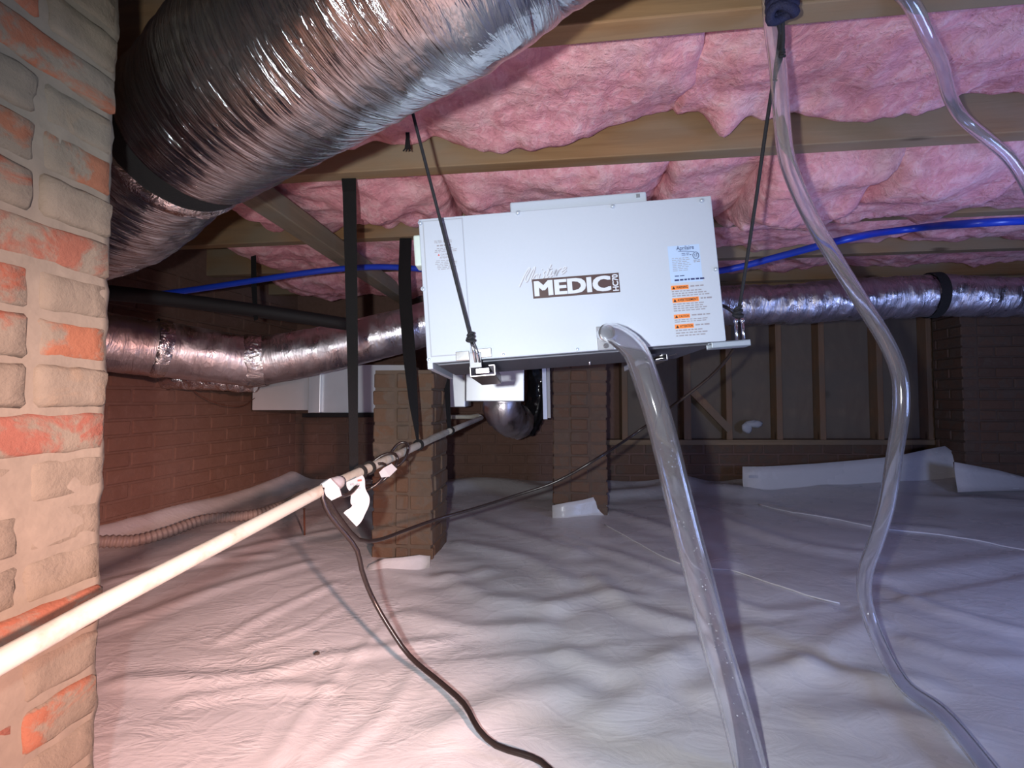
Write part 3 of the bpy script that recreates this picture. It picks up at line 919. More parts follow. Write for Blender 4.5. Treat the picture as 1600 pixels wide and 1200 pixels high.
def script(dx_, dz_, mat, y, wd, name):
    mb = MB()
    for s_ in ST:
        pts = []
        for (a_, b_) in s_:
            k = a_ / 4.42
            # the word climbs a little steeper than the badge
            X = ox + (ux - ox) * k * 1.0 + b_ * .014
            Z = oz - .004 + (uz - oz) * k * .95 + b_ * .040 * (1 - .30 * k)
            pts.append(Vector((X + dx_, y, Z + dz_)))
        pts = smooth_path(pts, .002) if len(pts) > 2 else pts
        mb.strip(pts, wd, .0003, (0, -1, 0))
    return mb.build(name, mat, dh)
script(.0012, -.0010, M['print_grey'], -.0010, .0022, 'script_shadow')
script(-.0004, .0006, M['print_white'], -.0014, .0022, 'script_lettering')

def bars(x0, x1, z0, z1, rows, mat, parent, y, seed, align='L', fill=.85, name='small_print', hk=.42):
    """print too small to read: word sized marks in rows"""
    r = random.Random(seed); mb = MB()
    ph = (z1 - z0) / rows
    for i in range(rows):
        zc = z1 - ph * (i + .5)
        Wr = (x1 - x0) * r.uniform(.7, 1) * fill
        xs_ = x0 if align == 'L' else (x0 + x1) / 2 - Wr / 2
        x = xs_
        while x < xs_ + Wr:
            wl_ = r.uniform(.004, .011)
            mb.box((x + wl_ / 2, y, zc), (wl_, .0003, ph * hk)); x += wl_ + .0022
    return tag(mb.build(name, mat, parent), None, None, None, 'stuff')
# spec sticker
qx0, qz1 = pan(1042.5, 385.5); qx1, qz0 = pan(1098, 439)
stk = plate(qx0, qx1, qz0, qz1, M['sticker_blue'], 'rating_sticker', dh, -.0008)
sw, sh = qx1 - qx0, qz1 - qz0
text_fit('Aprilaire', qx0 + sw * .27, qx0 + sw * .82, qz0 + sh * .84, qz0 + sh * .985, M['print_navy'], stk, y=-.0016, bold=.0008)
mb = MB(); mb.strip(smooth_path([Vector((qx0 + sw * .32, -.0016, qz0 + sh * .845)), Vector((qx0 + sw * .55, -.0016, qz0 + sh * .835)), Vector((qx0 + sw * .82, -.0016, qz0 + sh * .80))], .004), .0012, .0003, (0, -1, 0)); mb.build('swoosh', M['print_navy'], stk)
bars(qx0 + sw * .42, qx0 + sw * .72, qz0 + sh * .71, qz0 + sh * .80, 2, M['print_navy'], stk, -.0015, 3, 'L', 1, hk=.35)
bars(qx0 + sw * .10, qx0 + sw * .78, qz0 + sh * .30, qz0 + sh * .68, 8, M['print_grey'], stk, -.0015, 4, hk=.3)
bars(qx0 + sw * .14, qx0 + sw * .36, qz0 + sh * .15, qz0 + sh * .21, 1, M['print_navy'], stk, -.0015, 5, hk=.4)
bars(qx0 + sw * .12, qx0 + sw * .98, qz0 + sh * .03, qz0 + sh * .11, 1, M['print_navy'], stk, -.0015, 6, fill=1.0, hk=.55)
mb = MB(); ccx, ccz = qx0 + sw * .86, qz0 + sh * .70
ring = [Vector((ccx + math.cos(a) * .0065, -.0016, ccz + math.sin(a) * .0075)) for a in [i * 2 * math.pi / 20 for i in range(21)]]
mb.strip(ring, .0012, .0003, (0, -1, 0))
mb.box((ccx - .002, -.0016, ccz), (.001, .0003, .007)); mb.box((ccx + .002, -.0016, ccz), (.001, .0003, .007)); mb.box((ccx + .002, -.0016, ccz + .0035), (.004, .0003, .001))
mb.build('approval_mark', M['print_navy'], stk)
bars(ccx - .006, ccx + .008, ccz - .016, ccz - .009, 2, M['print_soft'], stk, -.0015, 9, fill=1)
# orange warnings
for (ax_, ay_, bx2, by2, rx, ry, word, rows, sd) in (
        (1048, 445, 1076, 452.5, 1108, 462, 'WARNING', 4, 21), (1050, 464.5, 1092, 471.5, 1110, 485, 'AVERTISSEMENT', 5, 22),
        (1052.5, 490, 1078, 497.5, 1114, 502, 'CAUTION', 3, 23), (1054, 505.5, 1084, 513, 1118, 524, 'ATTENTION', 4, 24)):
    a_, zt = pan(ax_, ay_ + 2); b_, zb_ = pan(bx2, by2 - 1)
    wl_ = plate(a_, b_, zb_, zt, M['print_orange'], 'warning_label', dh, -.0008)
    hh_ = zt - zb_
    text_fit(word, a_ + .011, b_ - .002, zb_ + hh_ * .2, zb_ + hh_ * .8, M['print_black'], wl_, y=-.0016, bold=.002)
    mb = MB(); mb.add([(a_ + .002, -.0016, zb_ + hh_ * .15), (a_ + .009, -.0016, zb_ + hh_ * .15), (a_ + .0055, -.0016, zb_ + hh_ * .85)], [[0, 1, 2]]); mb.build('warning_triangle', M['print_black'], wl_)
    c_, ze = pan(rx, ry)
    bars(b_ + .004, c_, zb_ + hh_ * .2, zt, 1, M['print_soft'], wl_, -.0013, sd, hk=.4)
    bars(a_ + .001, c_, ze + .002, zb_ - .001, rows - 1, M['print_soft'], wl_, -.0013, sd + 7, hk=.42, fill=1.0)
# filter notice
a_, zt = pan(678, 377); b_, zb_ = pan(711, 421)
fw = b_ - a_; fh = zt - zb_
text_fit('FILTER ACCESS', a_ + .002, b_ - .003, zt - fh * .10, zt, M['print_soft'], door, y=-.0033, bold=.001)
bars(a_, b_, zt - fh * .24, zt - fh * .12, 1, M['print_soft'], door, -.0032, 31, 'C', 1)
bars(a_, b_, zt - fh * .42, zt - fh * .25, 3, M['print_soft'], door, -.0032, 32, 'C', 1, hk=.36)
text_fit('CAUTION', a_ + fw * .32, b_ - fw * .14, zt - fh * .52, zt - fh * .455, M['print_soft'], door, y=-.0033, bold=.002)
text_fit('ATTENTION', a_ + fw * .26, b_ - fw * .12, zt - fh * .62, zt - fh * .555, M['print_soft'], door, y=-.0033, bold=.002)
mb = MB(); mb.add([(a_ + fw * .16, -.0033, zt - fh * .52), (a_ + fw * .28, -.0033, zt - fh * .52), (a_ + fw * .22, -.0033, zt - fh * .45)], [[0, 1, 2]]); mb.build('warning_triangle', M['print_red'], door)
bars(a_, b_, zb_, zt - fh * .66, 6, M['print_soft'], door, -.0032, 33, 'C', 1, hk=.33)

# support channels under the box (things of their own)
def channel(name, label, c0, c1, w_, h_, th=.0028, up=(0, 0, 1), mat=None):
    """C channel along c0->c1 in box-local coordinates"""
    c0, c1 = Vector(c0), Vector(c1); d = (c1 - c0); L_ = d.length; d.normalize()
    upv = Vector(up); sd = d.cross(upv).normalized()
    M3 = Matrix((d, sd, upv)).transposed()
    root = empty(name, BM @ c0, BE)
    mb = MB(); mid = d * (L_ / 2)
    mb.box(mid + upv * (-h_ + th / 2), (L_, w_, th), M3, .0006)
    for s_ in (-1, 1):
        mb.box(mid + sd * s_ * (w_ / 2 - th / 2) + upv * (-h_ / 2), (L_, th, h_), M3, .0006)
        mb.box(mid + sd * s_ * (w_ / 2 - .007) + upv * (-th / 2), (L_, .014, th), M3, .0006)
    mb.build('channel', mat or M['zinc'], root)
    tag(root, label, 'bracket')
    return root
bx0, bz0 = pan(755, 585)
ch1 = channel('support_channel', 'bright slotted steel channel under the left front of the dehumidifier', (bx0, -.012, -.0145), (bx0, .28, -.0145), .056, .024)
mb = MB(); mb.box((0, .002, -.012), (.030, .004, .012), None, .001); mb.build('nut_plate', M['zinc'], ch1)
bx1, bz1 = pan(1040, 565)
ch2 = channel('support_channel', 'slim steel channel under the right half of the dehumidifier behind the clear hose', (bx1 - .005, .03, -.0145), (bx1 - .005, .28, -.0145), .042, .016)
mb = MB(); mb.box((.03, .05, -.004), (.05, .02, .002), Matrix.Rotation(-.2, 3, 'Y')); mb.build('flange', M['zinc'], ch2)
cl = empty('corner_clip', BM @ Vector((bx0 - .02, -.006, .01)), BE)
tag(cl, 'folded metal clip at the lower left front edge of the dehumidifier, under the left rope', 'bracket')
mb = MB(); mb.box((-.022, 0, .0), (.030, .003, .020), None, .001); mb.box((.024, 0, .003), (.036, .003, .020), None, .001); mb.build('clip_plate', M['zinc'], cl)
mb = MB(); mb.box((.006, -.004, -.012), (.026, .005, .034), None, .001); mb.build('clip_tongue', M['grey_plate'], cl)
rx_, rz_ = pan(1140, 534)
ch3 = channel('crossbar', 'bluish zinc steel bar sticking out at the lower right corner of the dehumidifier', (.30, .020, .0), (.385, .020, .0), .03, .014, mat=M['zinc_pale'])
for dx_ in (.062, .078):
    a_ = Vector((dx_, .0, -.005)); b_ = Vector((.070 + (dx_ - .070) * .9 + .002, .0, .045))
    mb = MB(); mb.tube([a_, b_], .0035, 10); mb.ball(b_, .0055); mb.build('eye_rod', M['zinc'], ch3)

# ropes -----------------------------------------------------------------
def rope_thing(name, label, pts, r, mat, cat='rope', knots=(), step=.02, extra=None):
    base = Vector(pts[0])
    root = empty(name, base)
    mb = MB(); mb.tube(pts, r, 10, step=step); child(mb, 'cord', mat, root)
    for k, rr in knots:
        mb = MB(); k = Vector(k)
        for q_ in range(3):
            a_ = [k + Vector((math.cos(t_) * rr * (1 - .15 * q_), math.sin(t_) * rr * .6, (q_ - 1) * rr * .85 + math.sin(t_ + q_) * rr * .4)) for t_ in [i * 2 * math.pi / 10 for i in range(11)]]
            mb.tube(a_, rr * .42, 8)
        mb.ball(k, rr * .8, sq=(1, .8, 1.5))
        child(mb, 'knot', mat, root)
    tag(root, label, cat)
    return root
kl = P(735, 527, .952)
rp1 = rope_thing('hanging_rope', 'thin black rope crossing the left front of the dehumidifier, knotted above its clip',
           [P(624, 92, .915), P(652, 205, .925), P(690, 352, .938), kl], .0034, M['rope'], knots=[(kl, .0075)])
th = empty('rope_hook', P(745, 566, .958)); tag(th, 'shiny wire hook between the left rope knot and the corner clip', 'hook')
mb = MB(); mb.tube([P(735, 532, .953), P(739, 545, .955), P(743, 566, .962)], .0026, 8); mb.tube([P(738, 534, .953), P(745, 550, .955), P(749, 566, .962)], .0022, 8); child(mb, 'hook', M['zinc'], th)
kr = P(1153, 487, 1.03)
rp2 = rope_thing('hanging_rope', 'thin black rope running from the top joist down behind the right end of the dehumidifier',
           [P(1222, 12, .74), P(1222, 84, .79), P(1209, 124, .84), P(1180, 320, .95), P(1157, 470, 1.03), kr], .0036, M['rope'],
           knots=[(kr, .0095), (P(1209, 122, .84), .005), (P(1222, 84, .79), .005)])
mb = MB(); mb.tube([P(1212, 22, .745), P(1219, 50, .765), P(1209, 122, .84)], .0035, 8, step=.02); child(mb, 'second_strand', M['rope'], rp2)
nk = empty('rope_knot', P(1222, 8, .735)); tag(nk, 'dark navy rope knot at the top edge, tied to the nearest joist', 'rope')
mb = MB(); c_ = P(1222, 8, .735)
for q_ in range(4):
    mb.tube([c_ + Vector((math.cos(t_) * .020, math.sin(t_) * .014, -.014 + q_ * .010 + .005 * math.sin(t_ * 2 + q_))) for t_ in [i * 2 * math.pi / 14 for i in range(15)]], .0075, 8)
child(mb, 'knot', M['rope_blue'], nk)
mb = MB(); mb.tube([c_ + Vector((.006, 0, .02)), c_ + Vector((.01, 0, .08)), Vector((c_.x + .01, c_.y + .01, ZJ + .02))], .007, 8, step=.02); child(mb, 'loop', M['rope_blue'], nk)
q_ = empty('strap_tail', P(637, 196, 1.24)); tag(q_, 'short frayed black strap end dangling beside the silver duct', 'strap')
mb = MB(); mb.strip([P(636, 190, 1.235), P(637, 215, 1.235), P(637, 232, 1.235)], [.012, .010, .016], .004, (0, -1, 0))
for dx_ in (-7, -2, 4): mb.tube([P(637, 228, 1.235), P(637 + dx_, 236, 1.235)], .002, 6)
child(mb, 'webbing', M['strap'], q_)

# ================================================================== BIG FLEX DUCT
RD = .138
def crinkle(amp, seed, f=38.0):
    def fn(s_, a, p):
        return amp * (noise.noise((s_ * f + math.sin(a * 2 + seed) * 1.2, a * 1.3, seed)) * .6 + abs(noise.noise((s_ * f * .45, a * 2.2, seed + 4))) * 1.0 - .4) \
            + amp * .9 * noise.noise((s_ * 5, a * 1.1, seed + 9))
    return fn
_da = P(690, -102, .497) - P(512, 51, .622); _db = P(690, -102, .497)
DUCT = [_db + _da * 3.2 + Vector((0, 0, -.02)), _db + _da * 1.6 + Vector((0, 0, -.008)), P(832, -222, .455), P(690, -102, .497), P(512, 51, .622), P(402, 134, .735), P(312, 204, .85)]
_q = smooth_path(DUCT, .006); e_b = _q[-1]; d_b = (_q[-1] - _q[-6]).normalized()
DUCT2 = [e_b + d_b * .06, e_b + d_b * .13, P(185, 328, 1.10), P(70, 375, 1.24), P(-40, 385, 1.32)]
rd_ = empty('flexible_duct', DUCT[4]); tag(rd_, 'large silver foil flexible duct crossing the upper left corner', 'duct')
mb = MB(); mb.tube(DUCT, [RD] * 7, 72, cap=True, rf=crinkle(.0042, 2.0, 50), step=.005); child(mb, 'duct_sleeve', M['foil'], rd_)
mb = MB(); mb.tube(DUCT2, [RD * .90, RD * 1.0, RD * 1.0, RD * .95, RD * .9], 72, cap=True, rf=crinkle(.0055, 5.0, 55), step=.007); child(mb, 'duct_bend', M['foil'], rd_)
q_ = smooth_path(DUCT, .006)
e_ = q_[-1]; d_ = (q_[-1] - q_[-6]).normalized()
mb = MB(); mb.tube([e_ - d_ * .004, e_ + d_ * .004, e_ + d_ * .074, e_ + d_ * .082], [RD * .95, RD * .985, RD * .985, RD * .95], 72, cap=False, rf=crinkle(.0015, 8.0)); child(mb, 'black_band', M['strap'], rd_)
mb = MB(); mb.tube([e_ + d_ * .076, e_ + d_ * .084, e_ + d_ * .106, e_ + d_ * .118], [RD * .95, RD * 1.03, RD * 1.03, RD * .96], 72, cap=False, rf=crinkle(.006, 3.0, 90)); child(mb, 'foil_collar', M['foil_tape'], rd_)

# ================================================================== REAR DUCTS
r_ = empty('rear_duct', P(400, 562, 2.2)); tag(r_, 'long thin silver foil duct behind the straps, from the pier to the dehumidifier', 'duct')
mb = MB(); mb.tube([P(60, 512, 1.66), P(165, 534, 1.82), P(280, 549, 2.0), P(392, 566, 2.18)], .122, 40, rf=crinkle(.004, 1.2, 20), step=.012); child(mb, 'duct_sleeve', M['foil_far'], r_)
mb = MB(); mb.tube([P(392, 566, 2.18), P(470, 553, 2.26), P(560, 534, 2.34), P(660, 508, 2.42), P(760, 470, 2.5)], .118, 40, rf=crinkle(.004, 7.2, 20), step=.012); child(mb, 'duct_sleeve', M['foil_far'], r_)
for (a_, b_) in (((378, 564, 2.16), (412, 563, 2.2)), ((238, 543, 1.93), (262, 547, 1.97))):
    A_, B_ = P(*a_), P(*b_)
    mb = MB(); mb.tube([A_, A_.lerp(B_, .33), A_.lerp(B_, .66), B_], [.124, .130, .127, .123], 40, cap=False, rf=crinkle(.008, 3.3, 120)); child(mb, 'foil_tape', M['foil_tape'], r_)
r_ = empty('foil_duct_piece', P(310, 600, 2.3)); tag(r_, 'crumpled foil duct piece showing under the rear duct at left', 'duct')
mb = MB(); mb.tube([P(240, 590, 2.30), P(275, 590, 2.3), P(330, 592, 2.34), P(400, 596, 2.4)], .058, 28, rf=crinkle(.012, 4.4, 60), step=.012); child(mb, 'duct_sleeve', M['foil_tape'], r_)
r_ = empty('rear_duct', P(1300, 470, 2.15)); tag(r_, 'crinkled silver duct hanging behind the right end of the dehumidifier', 'duct')
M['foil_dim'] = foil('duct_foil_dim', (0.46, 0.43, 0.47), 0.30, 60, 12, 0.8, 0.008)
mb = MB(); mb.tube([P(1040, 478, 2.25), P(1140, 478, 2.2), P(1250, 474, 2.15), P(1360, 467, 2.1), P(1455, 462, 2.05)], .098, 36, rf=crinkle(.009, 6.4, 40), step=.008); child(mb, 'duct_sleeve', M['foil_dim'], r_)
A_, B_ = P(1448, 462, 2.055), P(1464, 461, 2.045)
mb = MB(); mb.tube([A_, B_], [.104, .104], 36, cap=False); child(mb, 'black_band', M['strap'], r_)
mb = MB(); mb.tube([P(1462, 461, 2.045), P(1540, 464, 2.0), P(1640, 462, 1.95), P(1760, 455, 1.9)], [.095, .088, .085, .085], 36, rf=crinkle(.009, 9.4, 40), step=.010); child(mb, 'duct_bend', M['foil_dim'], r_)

# rectangular trunk behind the second pier
def sheet_box(name, mat, root, x0, x1, y0, y1, d0, d1, ch=.004):
    """metal box whose front face spans x0..x1, y0..y1 at depth d0 and reaches back to d1"""
    a_, b_ = P(x0, y0, d0), P(x1, y1, d0)
    mb = MB(); mb.box(((a_.x + b_.x) / 2, (d0 + d1) / 2, (a_.z + b_.z) / 2), (b_.x - a_.x, d1 - d0, a_.z - b_.z), None, ch)
    return child(mb, name, mat, root)
tr = empty('trunk_duct', P(490, 640, 2.75)); tag(tr, 'galvanised rectangular trunk duct behind the brown brick pier', 'duct')
sheet_box('section', M['galv'], tr, 395, 484, 575, 641, 2.72, 3.0)
sheet_box('section', M['galv'], tr, 498, 640, 570, 645, 2.74, 3.02)
sheet_box('foil_joint', M['galv'], tr, 482, 500, 570, 645, 2.712, 3.03)
sheet_box('shadow_strip', M['black_plastic'], tr, 472, 640, 646, 652, 2.72, 2.9, .001)  # thin black box painting the shadow beneath the trunk
pl_ = empty('plenum_box', P(755, 628, 2.35)); tag(pl_, 'bright galvanised sheet metal box below the dehumidifier', 'duct')
sheet_box('front_section', M['galv'], pl_, 728, 819, 545, 627, 2.35, 2.75)
sheet_box('side_section', M['galv'], pl_, 703, 727, 555, 636, 2.37, 2.7)
mb = MB()
mb.tube([P(785, 626, 2.5), P(785, 640, 2.5), P(795, 652, 2.6), P(810, 660, 2.72)], .105, 32, rf=crinkle(.012, 2.2, 60), step=.012); child(mb, 'foil_elbow', M['foil_far'], pl_)
bw = empty('wrapped_duct', P(838, 650, 2.9)); tag(bw, 'shiny black wrapped duct beside the sheet metal box, left of the dark pier', 'duct')
mb = MB(); mb.tube([P(842, 446, 2.81), P(842, 590, 2.83), P(836, 640, 2.85), P(822, 672, 2.92)], .075, 32, rf=crinkle(.014, 1.9, 40), step=.015); child(mb, 'duct_sleeve', M['wrap'], bw)
ms = empty('metal_strip', P(852, 655, 2.45)); tag(ms, 'narrow upright metal strip hanging at the left edge of the dark pier', 'metal strip')
mb = MB(); mb.strip([P(846, 422, 2.40), P(852, 655, 2.40)], .022, .004, (.2, -1, 0)); mb.strip([P(856, 545, 2.42), P(858, 653, 2.42)], .018, .004, (-.8, -1, 0)); child(mb, 'strip', M['galv'], ms)

# ================================================================== PIPES AND STRAPS
def cd(x): return 1 / (2.38 - .0026 * x)
def cy(x):                                        # picture height of the pipe's axis
    return np.interp(x, [-80, 0, 165, 505, 680, 752], [1079, 1034, 942, 765, 683, 653])
cpt = [P(x, float(cy(x)), cd(x)) for x in (-80, 0, 165, 330, 505, 680, 752)]
A_, B_ = cpt[0], cpt[-1]
cv = empty('drain_pipe', cpt[4]); tag(cv, 'grubby white plastic pipe running from lower left back to the piers', 'pipe')
def along(x): return P(x, float(cy(x)), cd(x))
RC = .0118
mb = MB(); mb.tube([along(x) for x in (-80, 0, 80, 165, 250, 330, 420, 505, 600, 690)], RC, 20, step=.05); child(mb, 'pipe', M['pvc'], cv)
mb = MB(); mb.tube([along(x) for x in (672, 676, 694, 698)], [RC * 1.0, RC * 1.22, RC * 1.22, RC * 1.0], 18, cap=False); child(mb, 'coupling', M['pvc'], cv)
mb = MB(); mb.tube([along(x) for x in (690, 720, 752)], RC * .98, 18); child(mb, 'pipe', M['pvc'], cv)
e_ = along(752)
mb = MB(); mb.tube([e_, e_ + Vector((-.02, .03, .01)), P(735, 651.5, 2.42), P(640, 651, 2.40)], RC * .98, 16, step=.03); child(mb, 'elbow', M['pvc'], cv)

def ring_at(mb, x, r, tr_, n=1, seg=8):
    c_ = along(x); d_ = (along(x + 4) - along(x - 4)).normalized()
    u_ = d_.cross(Vector((0, 0, 1))).normalized(); v_ = u_.cross(d_)
    for k in range(n):
        mb.tube([c_ + d_ * (k * tr_ * 2) + u_ * math.cos(t_) * r + v_ * math.sin(t_) * r for t_ in [i * 2 * math.pi / 18 for i in range(19)]], tr_, seg)

def strap(name, label, pts, widths, nrm, wrapx=None):
    root = empty(name, pts[0]); tag(root, label, 'strap')
    mb = MB(); mb.strip(pts, widths, .0025, nrm); child(mb, 'webbing', M['strap'], root)
    if wrapx:
        mb = MB(); ring_at(mb, wrapx, RC + .003, .0035, 2); child(mb, 'loop', M['strap'], root)
    return root
Sd = 1.40
strap('hanging_strap', 'black webbing strap hanging from the second joist, left of the dehumidifier',
      [P(545, 276, Sd), P(546, 300, Sd - .02), P(548, 400, Sd), P(549, 450, Sd), P(551, 560, Sd), P(552, 650, Sd), P(553, 745, Sd)],
      [.046, .042, .038, .036, .032, .028, .026], [(.0, -1, 0), (0, -1, 0), (.1, -1, 0), (.3, -1, 0), (.5, -1, 0), (.6, -1, 0), (.7, -1, 0)])
a_ = along(652)
strap('hanging_strap', 'twisted black webbing strap holding the white pipe in front of the brown pier',
      [P(634, 368, 1.93), P(632, 430, 1.85), P(634, 480, 1.78), P(640, 560, 1.66), P(646, 630, 1.55), P(653, float(cy(653)) - 4, a_.y)],
      [.052, .052, .050, .046, .034, .012], [(0, -1, 0), (0, -1, 0), (.1, -1, 0), (.4, -1, 0), (.8, -1, 0), (1, -.4, 0)], 653)
a_ = along(703)
strap('hanging_strap', 'short black strap under the lower left corner of the dehumidifier, holding the pipe end',
      [P(697, 555, a_.y + .25), P(698, 600, a_.y + .14), P(702, float(cy(702)) - 4, a_.y)], [.03, .026, .016], [(0, -1, 0), (.3, -1, 0), (.7, -1, 0)], 703)
strap('pipe_hanger', 'small dark strap hanger holding the black pipe at left',
      [P(396, 400, 1.92), P(397, 450, 1.86), P(400, 500, 1.80)], [.022, .022, .016], (0, -1, 0))
bp = empty('black_pipe', P(360, 482, 1.8)); tag(bp, 'black plastic pipe sloping across from the close pier above the rear duct', 'pipe')
mb = MB(); mb.tube([P(100, 452, 1.56), P(178, 458, 1.62), P(300, 472, 1.74), P(420, 488, 1.84), P(545, 507, 1.98)], .028, 16, step=.05); child(mb, 'pipe', M['black_plastic'], bp)
bl = empty('water_pipe', P(655, 420, 1.9)); tag(bl, 'blue plastic water pipe running behind the dehumidifier under the joists', 'pipe')
mb = MB(); mb.tube([P(200, 466, 1.80), P(300, 453, 1.83), P(400, 438, 1.86), P(480, 426, 1.88), P(545, 419, 1.9), P(600, 417, 1.9), P(655, 420, 1.9), P(800, 430, 1.90), P(960, 436, 1.87), P(1125, 423, 1.75),
                    P(1220, 400, 1.62), P(1320, 374, 1.48), P(1420, 358, XB0), P(1520, 349, 1.38), P(1640, 343, 1.36)], .0125, 14, step=.04); child(mb, 'pipe', M['blue_pipe'], bl)
ch_ = empty('corrugated_hose', on(330, 822)); tag(ch_, 'tan corrugated hose lying along the foot of the left wall', 'hose')
pp = [P(120, 850, 1.80), P(165, 846, 1.86), P(210, 845, 1.92), P(260, 832, 2.02), P(320, 812, 2.16), P(395, 804, 2.28), P(440, 790, 2.42), P(480, 770, 2.62)]
pp = [Vector((p.x, p.y, max(fz(p.x, p.y) + .022, p.z))) for p in pp]
mb = MB(); mb.tube(pp, .024, 16, rf=lambda s_, a, p: .003 * math.sin(s_ * 2 * math.pi / .02), step=.004); child(mb, 'hose', M['tan_hose'], ch_)

# ================================================================== CLEAR HOSES
hz = empty('clear_hose', P(1000, 600, .93)); tag(hz, 'thick clear drain hose curving from the dehumidifier port down to the liner', 'hose')
p0 = BM @ Vector((cxp, -.012, czp)); p1 = BM @ Vector((cxp + .004, -.030, czp))
HP = [p0, p1, P(968, 526, .905), P(992, 548, .885), P(1012, 600, .87), P(1033, 668, .86), P(1052, 745, .85), P(1073, 830, .835), P(1093, 905, .82), P(1117, 1000, .80), P(1145, 1095, .775), P(1170, 1190, .745), P(1186, 1265, .715)]
q_ = smooth_path(HP, .02)
RH = [.0185, .0225, .0245] + [.0255] * 14
mb = MB(); mb.pipe(q_, RH, [r * .8 for r in RH], 24); child(mb, 'hose', M['vinyl'], hz)
# droplets inside
rr = random.Random(4); mb = MB()
for k in range(70):
    i = rr.randrange(int(len(q_) * .35), len(q_) - 2); p = q_[i].lerp(q_[i + 1], rr.random())
    a_ = rr.uniform(-.9, .9) if k % 2 else rr.uniform(-.3, .3)
    mb.ball(p + Vector((math.sin(a_) * .0190, -math.cos(a_) * .0190, 0)), rr.uniform(.0007, .0016))
tag(child(mb, 'water_droplets', M['water'], hz), None, None, None, 'stuff')
ht = empty('clear_hose', P(1300, 400, 1.0)); tag(ht, 'slimmer clear hose snaking from the top joist down the right side to the liner', 'hose')
HP = [P(1203, -30, .75), P(1208, 40, .78), P(1216, 110, .82), P(1222, 190, .87), P(1230, 250, .90), P(1262, 330, .95), P(1305, 405, .97), P(1350, 478, .98), P(1385, 535, .98), P(1405, 585, .98),
      P(1408, 640, .98), P(1398, 710, .99), P(1385, 790, 1.0), P(1367, 850, 1.03), P(1352, 895, 1.06), P(1352, 940, 1.08), P(1372, 1000, 1.04), P(1410, 1068, .96), P(1470, 1135, .86), P(1530, 1200, .765), P(1600, 1290, .66)]
HP = [Vector((p.x, p.y, max(p.z, fz(p.x, p.y) + .018))) for p in HP]
mb = MB(); mb.pipe(HP, .0148, .0112, 20, step=.02); child(mb, 'hose', M['vinyl_thin'], ht)
h3 = empty('clear_tube', P(1490, 160, 1.0)); tag(h3, 'thin clear tube hanging across the pink insulation at the upper right', 'hose')
mb = MB(); mb.pipe([P(1400, -20, .73), P(1425, 8, .76), P(1450, 58, .80), P(1470, 100, .85), P(1484, 150, .92), P(1505, 185, 1.0), P(1540, 215, 1.02), P(1575, 245, 1.04), P(1598, 278, 1.06), P(1625, 330, 1.08)], .0115, .0085, 16, step=.02); child(mb, 'tube', M['vinyl_thin'], h3)

# ================================================================== POWER CORDS
pc = empty('power_cord', P(505, 768, 1.0)); tag(pc, 'black power cord from the dehumidifier looping around the white pipe', 'cord')
b0 = BM @ Vector((W / 2 + .002, .12, .10))
pts = [b0, b0 + Vector((.03, 0, .012)), P(1146, 488, 1.16), P(1158, 512, 1.15), P(1145, 548, 1.2), P(1108, 590, 1.3), P(1050, 635, 1.38), P(1000, 672, XB0), P(940, 712, 1.45), P(870, 752, 1.46), P(800, 776, 1.45),
       P(740, 795, 1.40), P(680, 812, 1.33), P(630, 830, 1.22), P(590, 844, 1.1), P(560, 843, 1.02), P(535, 815, .97), P(515, 785, .945), P(508, 765, .925)]
mb = MB(); mb.tube(pts, .0047, 10, step=.03); child(mb, 'cord', M['cord'], pc)
mb = MB(); mb.box(b0 + Vector((.008, 0, .002)), (.02, .02, .02), None, .004); child(mb, 'strain_relief', M['black_plastic'], pc)
c2 = empty('power_cord', P(610, 970, .9)); tag(c2, 'brown black cord hanging from the white pipe and trailing over the liner', 'cord')
pts = [P(507, 762, .925), P(504, 778, .92), P(515, 805, .925), P(540, 835, .94), P(558, 860, .95), P(565, 890, .96), P(580, 930, .98), P(605, 975, .97), P(640, 1025, .95), P(690, 1068, .90), P(725, 1100, .86), P(748, 1140, .81), P(775, 1165, .785), P(815, 1178, .768), P(845, 1190, .755), P(890, 1235, .705)]
pts = [Vector((p.x, p.y, max(p.z, fz(p.x, p.y) + .006))) for p in pts]
mb = MB(); mb.tube(pts, .0050, 10, step=.02); child(mb, 'cord', M['cord'], c2)
# coil of cord round the pipe
c3 = empty('cord_coil', along(590)); tag(c3, 'loose loops of black cord tied on the white pipe above the paper tag', 'cord')
mb = MB()
def loop(x, yoff, rx, rz, tilt, n=20):
    c_ = P(x, float(cy(x)) + yoff, cd(x) - .012)
    return [c_ + Vector((math.cos(t_) * rx, .020 * math.sin(t_ + .6), math.sin(t_) * rz + math.cos(t_) * rx * tilt)) for t_ in [i * 2 * math.pi / n for i in range(n + 1)]]
mb.tube(loop(623, 0, .024, .031, .45), .0042, 8)
mb.tube(loop(594, 10, .042, .034, .5), .0042, 8)
mb.tube(loop(583, 16, .030, .026, .5), .0040, 8)
mb.tube([P(520, 764, .935), P(530, 774, .93), P(545, 772, .95), P(560, 758, .98), P(580, 752, 1.03)], .0045, 8, step=.01)
child(mb, 'loops', M['cord'], c3)
for x_ in (576, 562):
    mb = MB(); ring_at(mb, x_, RC + .003, .003, 2); child(mb, 'cable_tie', M['strap'], c3)
